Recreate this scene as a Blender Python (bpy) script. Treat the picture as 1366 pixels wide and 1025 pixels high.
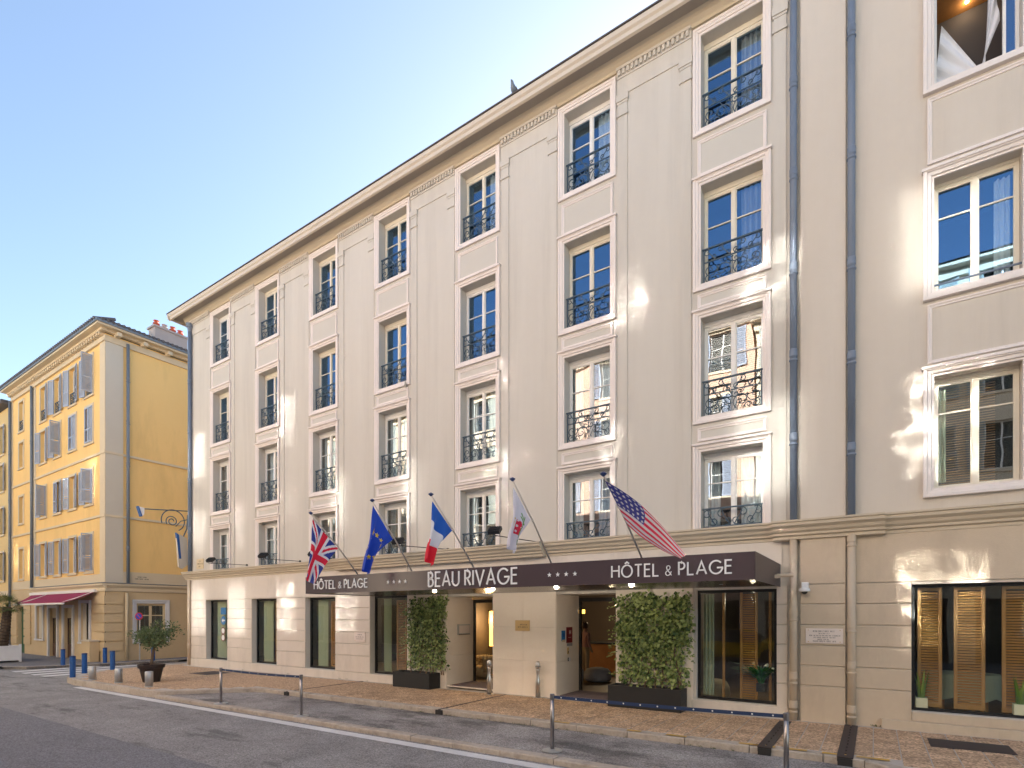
import bpy, bmesh, math, random
from mathutils import Vector, Matrix
R = math.radians
rnd = random.Random(7)
sc = bpy.context.scene
for o in list(bpy.data.objects): bpy.data.objects.remove(o)
COL = sc.collection

# ------------------------------------------------------------------ camera
YAW = 33.6535
cam = bpy.data.cameras.new('camera'); camo = bpy.data.objects.new('camera', cam); COL.objects.link(camo)
camo.location = (0, 0, 2.1); camo.rotation_euler = (R(90), 0, R(YAW))
cam.sensor_width = 36; cam.sensor_fit = 'HORIZONTAL'; cam.lens = 724 / 1366 * 36
cam.shift_y = (818 - 512.5) / 1366; cam.clip_start = .1; cam.clip_end = 2000
sc.camera = camo
# ------------------------------------------------------------------ sky, sun, exposure
SUN_EL, SUN_AZ = 21.0, -6.0            # azimuth measured from +Y (behind the hotel) towards +X
w = bpy.data.worlds.new('World'); sc.world = w; w.use_nodes = True
nt = w.node_tree; nt.nodes.clear()
sky = nt.nodes.new('ShaderNodeTexSky'); sky.sky_type = 'NISHITA'; sky.sun_disc = False
sky.sun_elevation = R(SUN_EL); sky.sun_rotation = R(SUN_AZ)
sky.altitude = 10; sky.air_density = 1.0; sky.dust_density = 1.3; sky.ozone_density = 1.2
bg = nt.nodes.new('ShaderNodeBackground'); bg.inputs[1].default_value = .066
wo = nt.nodes.new('ShaderNodeOutputWorld')
nt.links.new(sky.outputs[0], bg.inputs[0]); nt.links.new(bg.outputs[0], wo.inputs[0])
sl = bpy.data.lights.new('sun', 'SUN'); sl.energy = 5.0; sl.angle = R(.55); sl.color = (1, .95, .88)
so = bpy.data.objects.new('sun', sl); COL.objects.link(so)
sd = Vector((math.sin(R(SUN_AZ)) * math.cos(R(SUN_EL)), math.cos(R(SUN_AZ)) * math.cos(R(SUN_EL)), math.sin(R(SUN_EL))))
so.location = sd * 60; so.rotation_euler = sd.to_track_quat('Z', 'Y').to_euler()
vs = sc.view_settings; vs.view_transform = 'Standard'; vs.look = 'None'; vs.gamma = 1; vs.exposure = 2.47
sc.render.engine = 'CYCLES'
cy = sc.cycles; cy.use_guiding = True; cy.guiding_training_samples = 96; cy.use_denoising = True; cy.max_bounces = 8; cy.diffuse_bounces = 5; cy.glossy_bounces = 4
cy.transparent_max_bounces = 24; cy.use_adaptive_sampling = False; cy.sample_clamp_indirect = 0; cy.blur_glossy = .1
try: cy.denoiser = 'OPENIMAGEDENOISE'
except Exception: pass

# ------------------------------------------------------------------ materials
MATS = {}
def mat(name, col, rough=.8, n1=0, a1=0, n2=0, a2=0, bump=0, bscale=60, metal=0, col2=None, spec=.5, streak=0, emit=0, trans=0):
    """principled colour with two scales of noise tint, optional second tint and bump, all in world space"""
    if name in MATS: return MATS[name]
    m = bpy.data.materials.new(name); m.use_nodes = True; MATS[name] = m
    n = m.node_tree.nodes; l = m.node_tree.links; p = n['Principled BSDF']
    p.inputs['Base Color'].default_value = (*col, 1); p.inputs['Roughness'].default_value = rough
    p.inputs['Metallic'].default_value = metal; p.inputs['Specular IOR Level'].default_value = spec
    if emit:
        p.inputs['Emission Color'].default_value = (*col, 1); p.inputs['Emission Strength'].default_value = emit
    geo = n.new('ShaderNodeNewGeometry'); pos = geo.outputs['Position']
    last = None
    if n1 or n2:
        c2 = col2 or tuple(c * .72 for c in col)
        cur = None
        for sc_, am, det in ((n1, a1, 5), (n2, a2, 2)):
            if not sc_: continue
            t = n.new('ShaderNodeTexNoise'); t.inputs['Scale'].default_value = sc_; t.inputs['Detail'].default_value = det
            t.inputs['Roughness'].default_value = .6
            src = pos
            if streak and sc_ == n1:
                mp = n.new('ShaderNodeVectorMath'); mp.operation = 'MULTIPLY'; mp.inputs[1].default_value = (1, 1, streak)
                l.new(pos, mp.inputs[0]); src = mp.outputs[0]
            l.new(src, t.inputs['Vector'])
            r = n.new('ShaderNodeMapRange'); r.inputs['From Min'].default_value = .32; r.inputs['From Max'].default_value = .72
            r.inputs['To Max'].default_value = am; l.new(t.outputs['Fac'], r.inputs['Value'])
            mx = n.new('ShaderNodeMix'); mx.data_type = 'RGBA'; mx.inputs[6].default_value = (*col, 1); mx.inputs[7].default_value = (*c2, 1)
            if cur: l.new(cur, mx.inputs[6])
            l.new(r.outputs[0], mx.inputs[0]); cur = mx.outputs[2]
        l.new(cur, p.inputs['Base Color'])
    if bump:
        t = n.new('ShaderNodeTexNoise'); t.inputs['Scale'].default_value = bscale; t.inputs['Detail'].default_value = 4
        l.new(pos, t.inputs['Vector'])
        b = n.new('ShaderNodeBump'); b.inputs['Strength'].default_value = bump; b.inputs['Distance'].default_value = .01
        l.new(t.outputs['Fac'], b.inputs['Height']); l.new(b.outputs[0], p.inputs['Normal'])
    return m

def glass(name, tint=(.9, .95, .95), ior=1.9, wob=.004, refl=(.96, .98, 1), rough=0.):
    if name in MATS: return MATS[name]
    m = bpy.data.materials.new(name); m.use_nodes = True; MATS[name] = m
    n = m.node_tree.nodes; l = m.node_tree.links; n.clear()
    out = n.new('ShaderNodeOutputMaterial'); mx = n.new('ShaderNodeMixShader'); tr = n.new('ShaderNodeBsdfTransparent'); gl = n.new('ShaderNodeBsdfGlossy')
    tr.inputs[0].default_value = (*tint, 1); gl.inputs['Roughness'].default_value = rough; gl.inputs[0].default_value = (*refl, 1)
    fr = n.new('ShaderNodeFresnel')
    geo = n.new('ShaderNodeNewGeometry'); io = n.new('ShaderNodeMapRange'); io.inputs['To Min'].default_value = ior; io.inputs['To Max'].default_value = 1/ior
    l.new(geo.outputs['Backfacing'], io.inputs['Value']); l.new(io.outputs[0], fr.inputs[0]); t = n.new('ShaderNodeTexNoise'); t.inputs['Scale'].default_value = 1.6; t.inputs['Detail'].default_value = 1
    l.new(geo.outputs['Position'], t.inputs['Vector'])
    b = n.new('ShaderNodeBump'); b.inputs['Strength'].default_value = 1; b.inputs['Distance'].default_value = wob
    l.new(t.outputs['Fac'], b.inputs['Height']); l.new(b.outputs[0], gl.inputs['Normal'])
    l.new(fr.outputs[0], mx.inputs[0]); l.new(tr.outputs[0], mx.inputs[1]); l.new(gl.outputs[0], mx.inputs[2]); l.new(mx.outputs[0], out.inputs[0])
    return m

def colattr(name, rough=.8):
    m = bpy.data.materials.new(name); m.use_nodes = True; MATS[name] = m
    n = m.node_tree.nodes; l = m.node_tree.links; p = n['Principled BSDF']; p.inputs['Roughness'].default_value = rough
    a = n.new('ShaderNodeAttribute'); a.attribute_name = 'Col'; l.new(a.outputs['Color'], p.inputs['Base Color'])
    p.inputs['Sheen Weight'].default_value = .1
    # light passes through thin cloth
    t = n.new('ShaderNodeBsdfTranslucent'); l.new(a.outputs['Color'], t.inputs[0])
    mx = n.new('ShaderNodeMixShader'); mx.inputs[0].default_value = .3
    o = n['Material Output']; l.new(p.outputs[0], mx.inputs[1]); l.new(t.outputs[0], mx.inputs[2]); l.new(mx.outputs[0], o.inputs[0])
    return m

def leafmat(name, c1, c2):
    m = bpy.data.materials.new(name); m.use_nodes = True; MATS[name] = m
    n = m.node_tree.nodes; l = m.node_tree.links; p = n['Principled BSDF']; p.inputs['Roughness'].default_value = .45
    oi = n.new('ShaderNodeNewGeometry'); mx = n.new('ShaderNodeMix'); mx.data_type = 'RGBA'
    mx.inputs[6].default_value = (*c1, 1); mx.inputs[7].default_value = (*c2, 1)
    l.new(oi.outputs['Random Per Island'], mx.inputs[0]); l.new(mx.outputs[2], p.inputs['Base Color'])
    t = n.new('ShaderNodeBsdfTranslucent'); l.new(mx.outputs[2], t.inputs[0])
    ms = n.new('ShaderNodeMixShader'); ms.inputs[0].default_value = .25; o = n['Material Output']
    l.new(p.outputs[0], ms.inputs[1]); l.new(t.outputs[0], ms.inputs[2]); l.new(ms.outputs[0], o.inputs[0])
    return m

# upper plaster, trims, ground-floor plaster
mat('plaster', (.624, .584, .522), .95, 1.3, .55, 5, .12, .25, 90, col2=(.54, .495, .435), streak=.10, spec=.2)
mat('plaster_panel', (.585, .55, .49), .9, .5, .2, 8, .1, .25, 90, col2=(.54, .49, .42))
mat('plaster_right', (.645, .58, .505), .95, 1.2, .5, 6, .12, .25, 90, col2=(.565, .49, .405), streak=.10, spec=.2)
mat('plaster_hotel_ground', (.71, .64, .57), .9, .6, .35, 9, .15, .3, 70, col2=(.57, .49, .40), streak=.35, spec=.2)
mat('plaster_ground', (.61, .505, .385), .9, .6, .35, 9, .15, .3, 70, col2=(.45, .35, .25), streak=.35, spec=.2)
mat('trim', (.80, .725, .68), .8, 1.2, .2, 20, .06, .05, 60, col2=(.70, .62, .57), spec=.3)
mat('cornice', (.56, .475, .36), .85, .8, .25, 12, .1, .2, 60, col2=(.44, .36, .26))
mat('eave', (.60, .52, .39), .8, .8, .25, col2=(.5, .42, .31))
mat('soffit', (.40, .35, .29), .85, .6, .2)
mat('gutter', (.62, .54, .44), .5, 2, .2)
mat('roof', (.10, .085, .08), .8, 2, .3)
mat('frame_cream', (.76, .70, .58), .5); mat('frame_white', (.80, .78, .75), .45)
mat('iron', (.055, .095, .13), .5, 6, .3, metal=.0)
mat('pipe_blue', (.165, .205, .275), .45, 1.5, .25, metal=0, col2=(.13, .16, .21))
mat('pipe_beige', (.56, .455, .34), .6, 1.5, .2)
mat('stone', (.84, .75, .645), .5, 1.6, .35, 14, .25, .08, 60, col2=(.77, .66, .54))
mat('black_frame', (.012, .012, .013), .35)
mat('fascia', (.072, .052, .060), .22, spec=.5)
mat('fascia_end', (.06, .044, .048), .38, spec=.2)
mat('canopy_soffit', (.03, .026, .025), .25)
mat('white_letter', (.88, .88, .88), .5)
mat('dark', (.03, .027, .025), .9); mat('room', (.16, .13, .11), .9, 1, .3); mat('room_floor', (.16, .11, .07), .5, 3, .3)
mat('wood', (.52, .235, .07), .45, 5, .5, 40, .2, col2=(.36, .15, .045))
mat('room_grey', (.10, .085, .08), .9)
mat('wood_blind', (.45, .28, .14), .5, 8, .4)
mat('curtain_green', (.56, .55, .37), .9, 3, .15); mat('curtain_white', (.74, .74, .76), .9, 3, .12)
mat('curtain_blue', (.55, .56, .66), .9)
mat('planter', (.013, .013, .014), .55, 5, .4, bump=.2, bscale=150, col2=(.022, .022, .023))
mat('soil', (.05, .035, .025), .95)
mat('stem', (.13, .075, .045), .9)
leafmat('ivy', (.035, .085, .018), (.46, .54, .22)); leafmat('ivy2', (.035, .085, .018), (.46, .54, .19))
leafmat('olive', (.045, .085, .03), (.20, .25, .11)); leafmat('palm', (.045, .085, .015), (.12, .15, .04))
leafmat('sansevieria', (.10, .20, .03), (.30, .36, .08)); leafmat('houseplant', (.02, .14, .03), (.04, .26, .05))
mat('bark', (.16, .11, .075), .9, 12, .5, bump=.6, bscale=40); mat('palm_bark', (.10, .07, .05), .95, 14, .6, bump=.9, bscale=30)
mat('steel', (.60, .58, .56), .28, metal=1, n1=4, a1=.25); mat('galv', (.52, .52, .52), .5, metal=.8, n1=8, a1=.3)
mat('stanchion', (.33, .30, .29), .30, metal=1); mat('belt', (.016, .035, .095), .7)
mat('bollard_blue', (.010, .085, .30), .45, 3, .25); mat('pot_brown', (.024, .013, .011), .55, 3, .3)
mat('flood', (.02, .02, .022), .5); mat('flood_glass', (.32, .33, .34), .15)
mat('pole', (.55, .50, .46), .4, metal=.6); mat('finial', (.02, .045, .15), .4)
mat('marble_plaque', (.78, .68, .62), .4, 3, .2); mat('brass', (.62, .43, .20), .4, metal=.35)
mat('ink', (.06, .05, .05), .8); mat('red_sign', (.16, .008, .014), .4); mat('blue_sign', (.02, .17, .42), .4)
mat('white_paint', (.80, .79, .77), .6); mat('cam_white', (.78, .77, .77), .4)
mat('pouf', (.36, .36, .40), .95, 10, .2); mat('pouf_beige', (.50, .42, .28), .95, 10, .2); mat('chair_beige', (.45, .36, .24), .95)
mat('lamp_glow', (1.0, .50, .08), .5, emit=.9); mat('downlight_glow', (1.0, .72, .38), .5, emit=.45); mat('spot_glow', (1.0, .8, .45), .5, emit=6)
mat('doormat', (.16, .125, .135), .95, 40, .3, bump=.5, bscale=200); mat('lino', (.35, .26, .17), .6, 2, .2)
# yellow houses
mat('ochre', (.88, .585, .235), .92, .35, .45, 5, .15, .3, 60, col2=(.83, .525, .185), streak=.5)
mat('ochre_light', (.70, .52, .25), .92, .35, .3, 5, .15, .3, 60, col2=(.64, .44, .19))
mat('cream', (.66, .545, .385), .9, .5, .3, 8, .1, .2, 60, col2=(.58, .45, .29), streak=.5)
mat('cream_ground', (.60, .455, .275), .9, .6, .4, 8, .12, .3, 60, col2=(.47, .33, .18), streak=.5)
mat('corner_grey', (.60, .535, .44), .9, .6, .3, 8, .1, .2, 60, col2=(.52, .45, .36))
mat('shutter_grey', (.38, .44, .56), .6, 3, .3, col2=(.26, .28, .34))
mat('zinc', (.17, .20, .24), .5, 2, .25); mat('roof_tile', (.12, .11, .115), .85, 3, .4)
mat('chimney', (.42, .36, .34), .9, 2, .4); mat('terracotta', (.45, .09, .04), .8)
mat('awning', (.33, .012, .075), .8, 1.5, .3, col2=(.26, .008, .055)); mat('awning_frame', (.74, .70, .66), .5)
mat('stone_surround', (.62, .61, .62), .7, 2, .25); mat('door_brown', (.10, .055, .04), .5)
mat('planter_white', (.74, .73, .74), .6, 3, .15); mat('beige_slab', (.62, .50, .32), .8)
# street
def asphalt(name, c, c2, patch):
    m = mat(name, c, .9, patch[0], patch[1], 45, .5, .6, 120, col2=c2, spec=.3)
    n = m.node_tree.nodes; l = m.node_tree.links; p = n['Principled BSDF']
    src = p.inputs['Base Color'].links[0].from_socket
    geo = n.new('ShaderNodeNewGeometry'); v = n.new('ShaderNodeTexVoronoi'); v.inputs['Scale'].default_value = 62
    l.new(geo.outputs['Position'], v.inputs['Vector'])
    r = n.new('ShaderNodeMapRange'); r.inputs['From Min'].default_value = .0; r.inputs['From Max'].default_value = 1; r.inputs['To Min'].default_value = .45; r.inputs['To Max'].default_value = 1.6
    l.new(v.outputs['Color'], r.inputs['Value'])
    mu = n.new('ShaderNodeMix'); mu.data_type = 'RGBA'; mu.blend_type = 'MULTIPLY'; mu.inputs[0].default_value = 1
    l.new(src, mu.inputs[6]); l.new(r.outputs[0], mu.inputs[7]); l.new(mu.outputs[2], p.inputs['Base Color'])
    return m
asphalt('asphalt_old', (.335, .316, .306), (.175, .165, .16), (1.1, .75))
def stains(m, sc_, lo, hi, dark, stretch):
    n = m.node_tree.nodes; l = m.node_tree.links; p = n['Principled BSDF']; src = p.inputs['Base Color'].links[0].from_socket
    geo = n.new('ShaderNodeNewGeometry'); mp = n.new('ShaderNodeVectorMath'); mp.operation = 'MULTIPLY'; mp.inputs[1].default_value = stretch; l.new(geo.outputs['Position'], mp.inputs[0])
    t = n.new('ShaderNodeTexNoise'); t.inputs['Scale'].default_value = sc_; t.inputs['Detail'].default_value = 6; t.inputs['Roughness'].default_value = .7; l.new(mp.outputs[0], t.inputs['Vector'])
    r = n.new('ShaderNodeMapRange'); r.inputs['From Min'].default_value = lo; r.inputs['From Max'].default_value = hi; r.inputs['To Min'].default_value = 1; r.inputs['To Max'].default_value = dark; l.new(t.outputs['Fac'], r.inputs['Value'])
    mu = n.new('ShaderNodeMix'); mu.data_type = 'RGBA'; mu.blend_type = 'MULTIPLY'; mu.inputs[0].default_value = 1
    l.new(src, mu.inputs[6]); l.new(r.outputs[0], mu.inputs[7]); l.new(mu.outputs[2], p.inputs['Base Color'])
stains(MATS['asphalt_old'], .9, .54, .66, .55, (.45,1.7,1))
asphalt('asphalt_new', (.20, .193, .203), (.165, .16, .168), (.5, .5))
asphalt('asphalt_bay', (.43, .395, .37), (.19, .17, .16), (1.0, 1.0))
mat('kerb_stone', (.53, .455, .38), .85, 1.6, .6, 18, .5, .5, 50, col2=(.33, .27, .21))
mat('white_line', (.74, .72, .71), .8, 2.5, .5, 30, .4, .3, 60, col2=(.46, .445, .435))
mat('yellow_paint', (.62, .36, .05), .8, 6, .6, col2=(.40, .30, .20))
stains(MATS['plaster'], 1.0, .50, .78, .86, (1.6,1.6,.10)); stains(MATS['plaster_right'], 1.0, .50, .78, .86, (1.6,1.6,.10)); stains(MATS['plaster_hotel_ground'], 1.4, .5, .78, .82, (1.2,1.2,.35)); stains(MATS['plaster_ground'], 1.4, .5, .78, .82, (1.2,1.2,.35)); stains(MATS['ochre'], .7, .5, .75, .85, (1,1,.25)); stains(MATS['trim'], 2.5, .52, .8, .86, (1,1,.3)); stains(MATS['pipe_blue'], 2, .5, .75, .75, (1,1,.3))
stains(MATS['asphalt_bay'], .55, .5, .6, .45, (.6,1.3,1)); stains(MATS['kerb_stone'], 3, .5, .75, .6, (1,1,1)); stains(MATS['asphalt_new'], .5, .5, .7, .8, (.4,1.2,1))
mat('joint', (.50, .45, .40), .95, 10, .4); mat('cast_iron', (.055, .040, .038), .7, 6, .4)
def tilemat():
    m = mat('paver', (.41, .288, .19), .95, .9, .4, 30, .35, .7, 90, col2=(.30, .205, .138), spec=.1)
    n = m.node_tree.nodes; l = m.node_tree.links; p = n['Principled BSDF']
    src = p.inputs['Base Color'].links[0].from_socket
    geo = n.new('ShaderNodeNewGeometry'); v = n.new('ShaderNodeTexVoronoi'); v.inputs['Scale'].default_value = 38
    l.new(geo.outputs['Position'], v.inputs['Vector'])
    r = n.new('ShaderNodeMapRange'); r.inputs['To Min'].default_value = .55; r.inputs['To Max'].default_value = 2.1
    l.new(v.outputs['Color'], r.inputs['Value'])
    oi = n.new('ShaderNodeObjectInfo'); r2 = n.new('ShaderNodeMapRange'); r2.inputs['To Min'].default_value = .85; r2.inputs['To Max'].default_value = 1.12
    l.new(oi.outputs['Random'], r2.inputs['Value'])
    ma = n.new('ShaderNodeMath'); ma.operation = 'MULTIPLY'; l.new(r.outputs[0], ma.inputs[0]); l.new(r2.outputs[0], ma.inputs[1])
    mu = n.new('ShaderNodeMix'); mu.data_type = 'RGBA'; mu.blend_type = 'MULTIPLY'; mu.inputs[0].default_value = 1
    l.new(src, mu.inputs[6]); l.new(ma.outputs[0], mu.inputs[7]); l.new(mu.outputs[2], p.inputs['Base Color'])
tilemat()
glass('glass_up', ior=2.5, wob=.0012, refl=(.40,.66,1.)); glass('glass_low', ior=2.2, wob=.0012, refl=(.95,.95,.97)); glass('glass_shop', ior=1.5, wob=.0012); glass('glass_far', ior=2.0, wob=.003); glass('glass_opp', ior=1.95, wob=.0009, rough=.07)  # upper-row glass: blue of the mirrored sky put into its reflection tint

# ------------------------------------------------------------------ mesh helpers
class MB:
    def __init__(s): s.v = []; s.f = []; s.m = []; s.cur = 0
    def box(s, x0, x1, y0, y1, z0, z1):
        b = len(s.v)
        s.v += [(x0,y0,z0),(x1,y0,z0),(x1,y1,z0),(x0,y1,z0),(x0,y0,z1),(x1,y0,z1),(x1,y1,z1),(x0,y1,z1)]
        for q in ((0,3,2,1),(4,5,6,7),(0,1,5,4),(1,2,6,5),(2,3,7,6),(3,0,4,7)): s.f.append(tuple(b+i for i in q)); s.m.append(s.cur)
        return s
    def quad(s, a, b, c, d):
        i = len(s.v); s.v += [tuple(a), tuple(b), tuple(c), tuple(d)]; s.f.append((i,i+1,i+2,i+3)); s.m.append(s.cur); return s
    def poly(s, pts):
        i = len(s.v); s.v += [tuple(p) for p in pts]; s.f.append(tuple(range(i, i+len(pts)))); s.m.append(s.cur); return s
    def tube(s, pts, r, n=6, closed=False, caps=True):
        pts = [Vector(p) for p in pts]; N = len(pts); rr = r if isinstance(r, (list, tuple)) else [r]*N
        b0 = len(s.v); up = None
        for i, p in enumerate(pts):
            t = (pts[min(i+1,N-1)] - pts[max(i-1,0)])
            if closed: t = pts[(i+1)%N] - pts[i-1]
            if t.length < 1e-9: t = Vector((0,0,1))
            t.normalize()
            if up is None:
                up = Vector((0,0,1)) if abs(t.z) < .9 else Vector((1,0,0))
            a = up - t*up.dot(t)
            if a.length < 1e-4: a = t.orthogonal()
            a.normalize(); up = a; b = t.cross(a)
            for k in range(n):
                an = 2*math.pi*k/n; q = p + (a*math.cos(an) + b*math.sin(an))*rr[i]; s.v.append(tuple(q))
        for i in range(N if closed else N-1):
            j = (i+1) % N
            for k in range(n):
                s.f.append((b0+i*n+k, b0+i*n+(k+1)%n, b0+j*n+(k+1)%n, b0+j*n+k)); s.m.append(s.cur)
        if caps and not closed:
            s.f.append(tuple(b0+k for k in range(n))[::-1]); s.m.append(s.cur)
            s.f.append(tuple(b0+(N-1)*n+k for k in range(n))); s.m.append(s.cur)
        return s
    def lathe(s, prof, c=(0,0,0), n=20):
        b0 = len(s.v); N = len(prof)
        for (r, z) in prof:
            for k in range(n):
                a = 2*math.pi*k/n; s.v.append((c[0]+r*math.cos(a), c[1]+r*math.sin(a), c[2]+z))
        for i in range(N-1):
            for k in range(n):
                s.f.append((b0+i*n+k, b0+i*n+(k+1)%n, b0+(i+1)*n+(k+1)%n, b0+(i+1)*n+k)); s.m.append(s.cur)
        s.f.append(tuple(b0+k for k in range(n))[::-1]); s.m.append(s.cur)
        s.f.append(tuple(b0+(N-1)*n+k for k in range(n))); s.m.append(s.cur)
        return s
    def prism(s, pts, axis, a, b):
        """extrude a 2-D outline between a and b along an axis; pts in the two other axes (in x,y,z order)"""
        def mk(p, t): return {'x': (t,p[0],p[1]), 'y': (p[0],t,p[1]), 'z': (p[0],p[1],t)}[axis]
        i = len(s.v); n = len(pts)
        s.v += [mk(p,a) for p in pts] + [mk(p,b) for p in pts]
        for k in range(n): s.f.append((i+k, i+(k+1)%n, i+n+(k+1)%n, i+n+k)); s.m.append(s.cur)
        s.f.append(tuple(i+k for k in range(n))[::-1]); s.m.append(s.cur); s.f.append(tuple(i+n+k for k in range(n))); s.m.append(s.cur)
        return s
    def ringframe(s, x0, x1, z0, z1, prof, open_bottom=False):
        """mitred picture frame in the XZ plane: prof = [(inset, y), ...]"""
        b = len(s.v)
        for d, y in prof:
            zb = z0 if open_bottom else z0+d
            s.v += [(x0+d,y,zb),(x0+d,y,z1-d),(x1-d,y,z1-d),(x1-d,y,zb)]
        for i in range(len(prof)-1):
            for k in range(3 if open_bottom else 4):
                k2 = (k+1) % 4
                s.f.append((b+i*4+k, b+i*4+k2, b+(i+1)*4+k2, b+(i+1)*4+k)); s.m.append(s.cur)
        return s
    def ring(s, x0, x1, z0, z1, wd, y0, y1, wb=None):
        wb = wd if wb is None else wb
        s.box(x0,x0+wd,y0,y1,z0,z1); s.box(x1-wd,x1,y0,y1,z0,z1); s.box(x0+wd,x1-wd,y0,y1,z1-wd,z1); s.box(x0+wd,x1-wd,y0,y1,z0,z0+wb); return s
    def wall(s, x0, x1, z0, z1, y, holes, depth=.34, flip=False):
        """wall in the XZ plane at y with rectangular holes and reveals going to y+depth"""
        xs = sorted({x0,x1,*[min(max(h[0],x0),x1) for h in holes],*[min(max(h[1],x0),x1) for h in holes]})
        zs = sorted({z0,z1,*[min(max(h[2],z0),z1) for h in holes],*[min(max(h[3],z0),z1) for h in holes]})
        idx = {}
        def vid(x,z):
            if (x,z) not in idx: idx[(x,z)] = len(s.v); s.v.append((x,y,z))
            return idx[(x,z)]
        for i in range(len(xs)-1):
            for j in range(len(zs)-1):
                cx=(xs[i]+xs[i+1])/2; cz=(zs[j]+zs[j+1])/2
                if any(h[0]<cx<h[1] and h[2]<cz<h[3] for h in holes): continue
                s.f.append((vid(xs[i],zs[j]),vid(xs[i+1],zs[j]),vid(xs[i+1],zs[j+1]),vid(xs[i],zs[j+1]))); s.m.append(s.cur)
        for h in holes:
            a,b,c,d = h[:4]; dp = h[4] if len(h)>4 else depth; e=y+dp
            s.quad((a,y,c),(a,y,d),(a,e,d),(a,e,c)); s.quad((b,y,d),(b,y,c),(b,e,c),(b,e,d))
            s.quad((a,y,d),(b,y,d),(b,e,d),(a,e,d)); s.quad((b,y,c),(a,y,c),(a,e,c),(b,e,c))
        return s
    def build(s, name, m, parent=None, loc=(0,0,0), smooth=False, rot=None, bevel=0):
        me = bpy.data.meshes.new(name); me.from_pydata(s.v, [], s.f)
        ms = m if isinstance(m, (list, tuple)) else [m]
        for q in ms: me.materials.append(MATS[q] if isinstance(q, str) else q)
        if len(ms) > 1: me.polygons.foreach_set('material_index', s.m)
        if smooth: me.polygons.foreach_set('use_smooth', [True]*len(me.polygons))
        me.update()
        o = bpy.data.objects.new(name, me); COL.objects.link(o); o.location = loc
        if rot: o.rotation_euler = rot
        if parent: o.parent = parent
        if bevel:
            bv = o.modifiers.new('bevel', 'BEVEL'); bv.width = bevel; bv.segments = 2; bv.limit_method = 'ANGLE'
        return o
def empty(name, loc=(0,0,0), parent=None, rz=0):
    o = bpy.data.objects.new(name, None); COL.objects.link(o); o.location = loc; o.rotation_euler = (0,0,rz); o.empty_display_size = .2
    if parent: o.parent = parent
    return o
def tag(o, label, cat, group=None, kind=None):
    o['label'] = label; o['category'] = cat
    if group: o['group'] = group
    if kind: o['kind'] = kind
    return o
def structure(o): o['kind'] = 'structure'; return o
def inst(o, loc=None, parent=None, rot=None, name=None):
    c = o.copy(); COL.objects.link(c)
    if name: c.name = name
    if loc is not None: c.location = loc
    if rot is not None: c.rotation_euler = rot
    c.parent = parent
    return c
def copy_tree(o, parent=None):
    c = o.copy(); COL.objects.link(c); c.parent = parent
    for ch in list(o.children): copy_tree(ch, c)
    return c
def g(x): return .009 * (max(min(x, 12), -60) + 8.5)
YF = 11.7

# ================================================================== GROUND
def slab(outline, dz, thick, name, m, top_extra=0):
    """flat-ish sheet following the street's fall g(x), with side faces"""
    mb = MB(); n = len(outline)
    top = [(x, y, g(x)+dz) for x, y in outline]; bot = [(x, y, g(x)+dz-thick) for x, y in outline]
    mb.poly(top)
    for k in range(n): mb.quad(bot[k], bot[(k+1)%n], top[(k+1)%n], top[k])
    return structure(mb.build(name, m))
ROAD = -.19
def strip(name, m, x0, x1, y0, y1, dz, nx=60):
    mb = MB()
    for i in range(nx):
        a = x0+(x1-x0)*i/nx; b = x0+(x1-x0)*(i+1)/nx
        mb.quad((a,y0,g(a)+dz),(b,y0,g(b)+dz),(b,y1,g(b)+dz),(a,y1,g(a)+dz))
    return structure(mb.build(name, m))
mb = MB(); mb.quad((-600,-600,-1.3),(600,-600,-1.3),(600,600,-1.3),(-600,600,-1.3)); structure(mb.build('ground', 'asphalt_new'))
strip('road', 'asphalt_old', -120, 40, 4.25, 60, ROAD)
strip('road_resurfaced', 'asphalt_new', -120, 40, -14, 4.25, ROAD+.012)
# parking bay between the two kerbs
bay = [(-16.7,7.18),(2.3,7.18),(.4,8.75),(-.1,9.05),(-14.5,9.05)]
slab(bay, -.11, .2, 'parking_bay', 'asphalt_bay')
# pavement in front of the hotel
def arc(cx, cy, r, a0, a1, n): return [(cx+r*math.cos(R(a0+(a1-a0)*i/n)), cy+r*math.sin(R(a0+(a1-a0)*i/n))) for i in range(n+1)]
def inward(pts, d):
    """offset an open polyline to its right side (towards the inside of the pavement)"""
    out = []
    for i, p in enumerate(pts):
        a = Vector(pts[max(i-1,0)]); b = Vector(pts[min(i+1,len(pts)-1)]); t = (b-a).normalized(); nrm = Vector((t.y,-t.x))
        out.append((p[0]+nrm.x*d, p[1]+nrm.y*d))
    return out
edge = [(6,7.0),(2.3,7.2),(1.0,8.0),(.36,8.55),(-.1,8.88),(-.6,8.95),(-14.4,8.95),(-14.9,8.8),(-16.5,7.15),(-17.2,7.02),(-22.2,6.98)] + \
       [(-23.4,7.15),(-24.5,7.75),(-25.3,8.7),(-25.75,9.9),(-25.9,11.2),(-25.9,50)]
pav = inward(edge,.08) + [(-24.3,50),(-24.3,12.2),(6,12.2)]
pavement = slab(pav, -.008, .4, 'pavement', 'joint')
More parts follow.
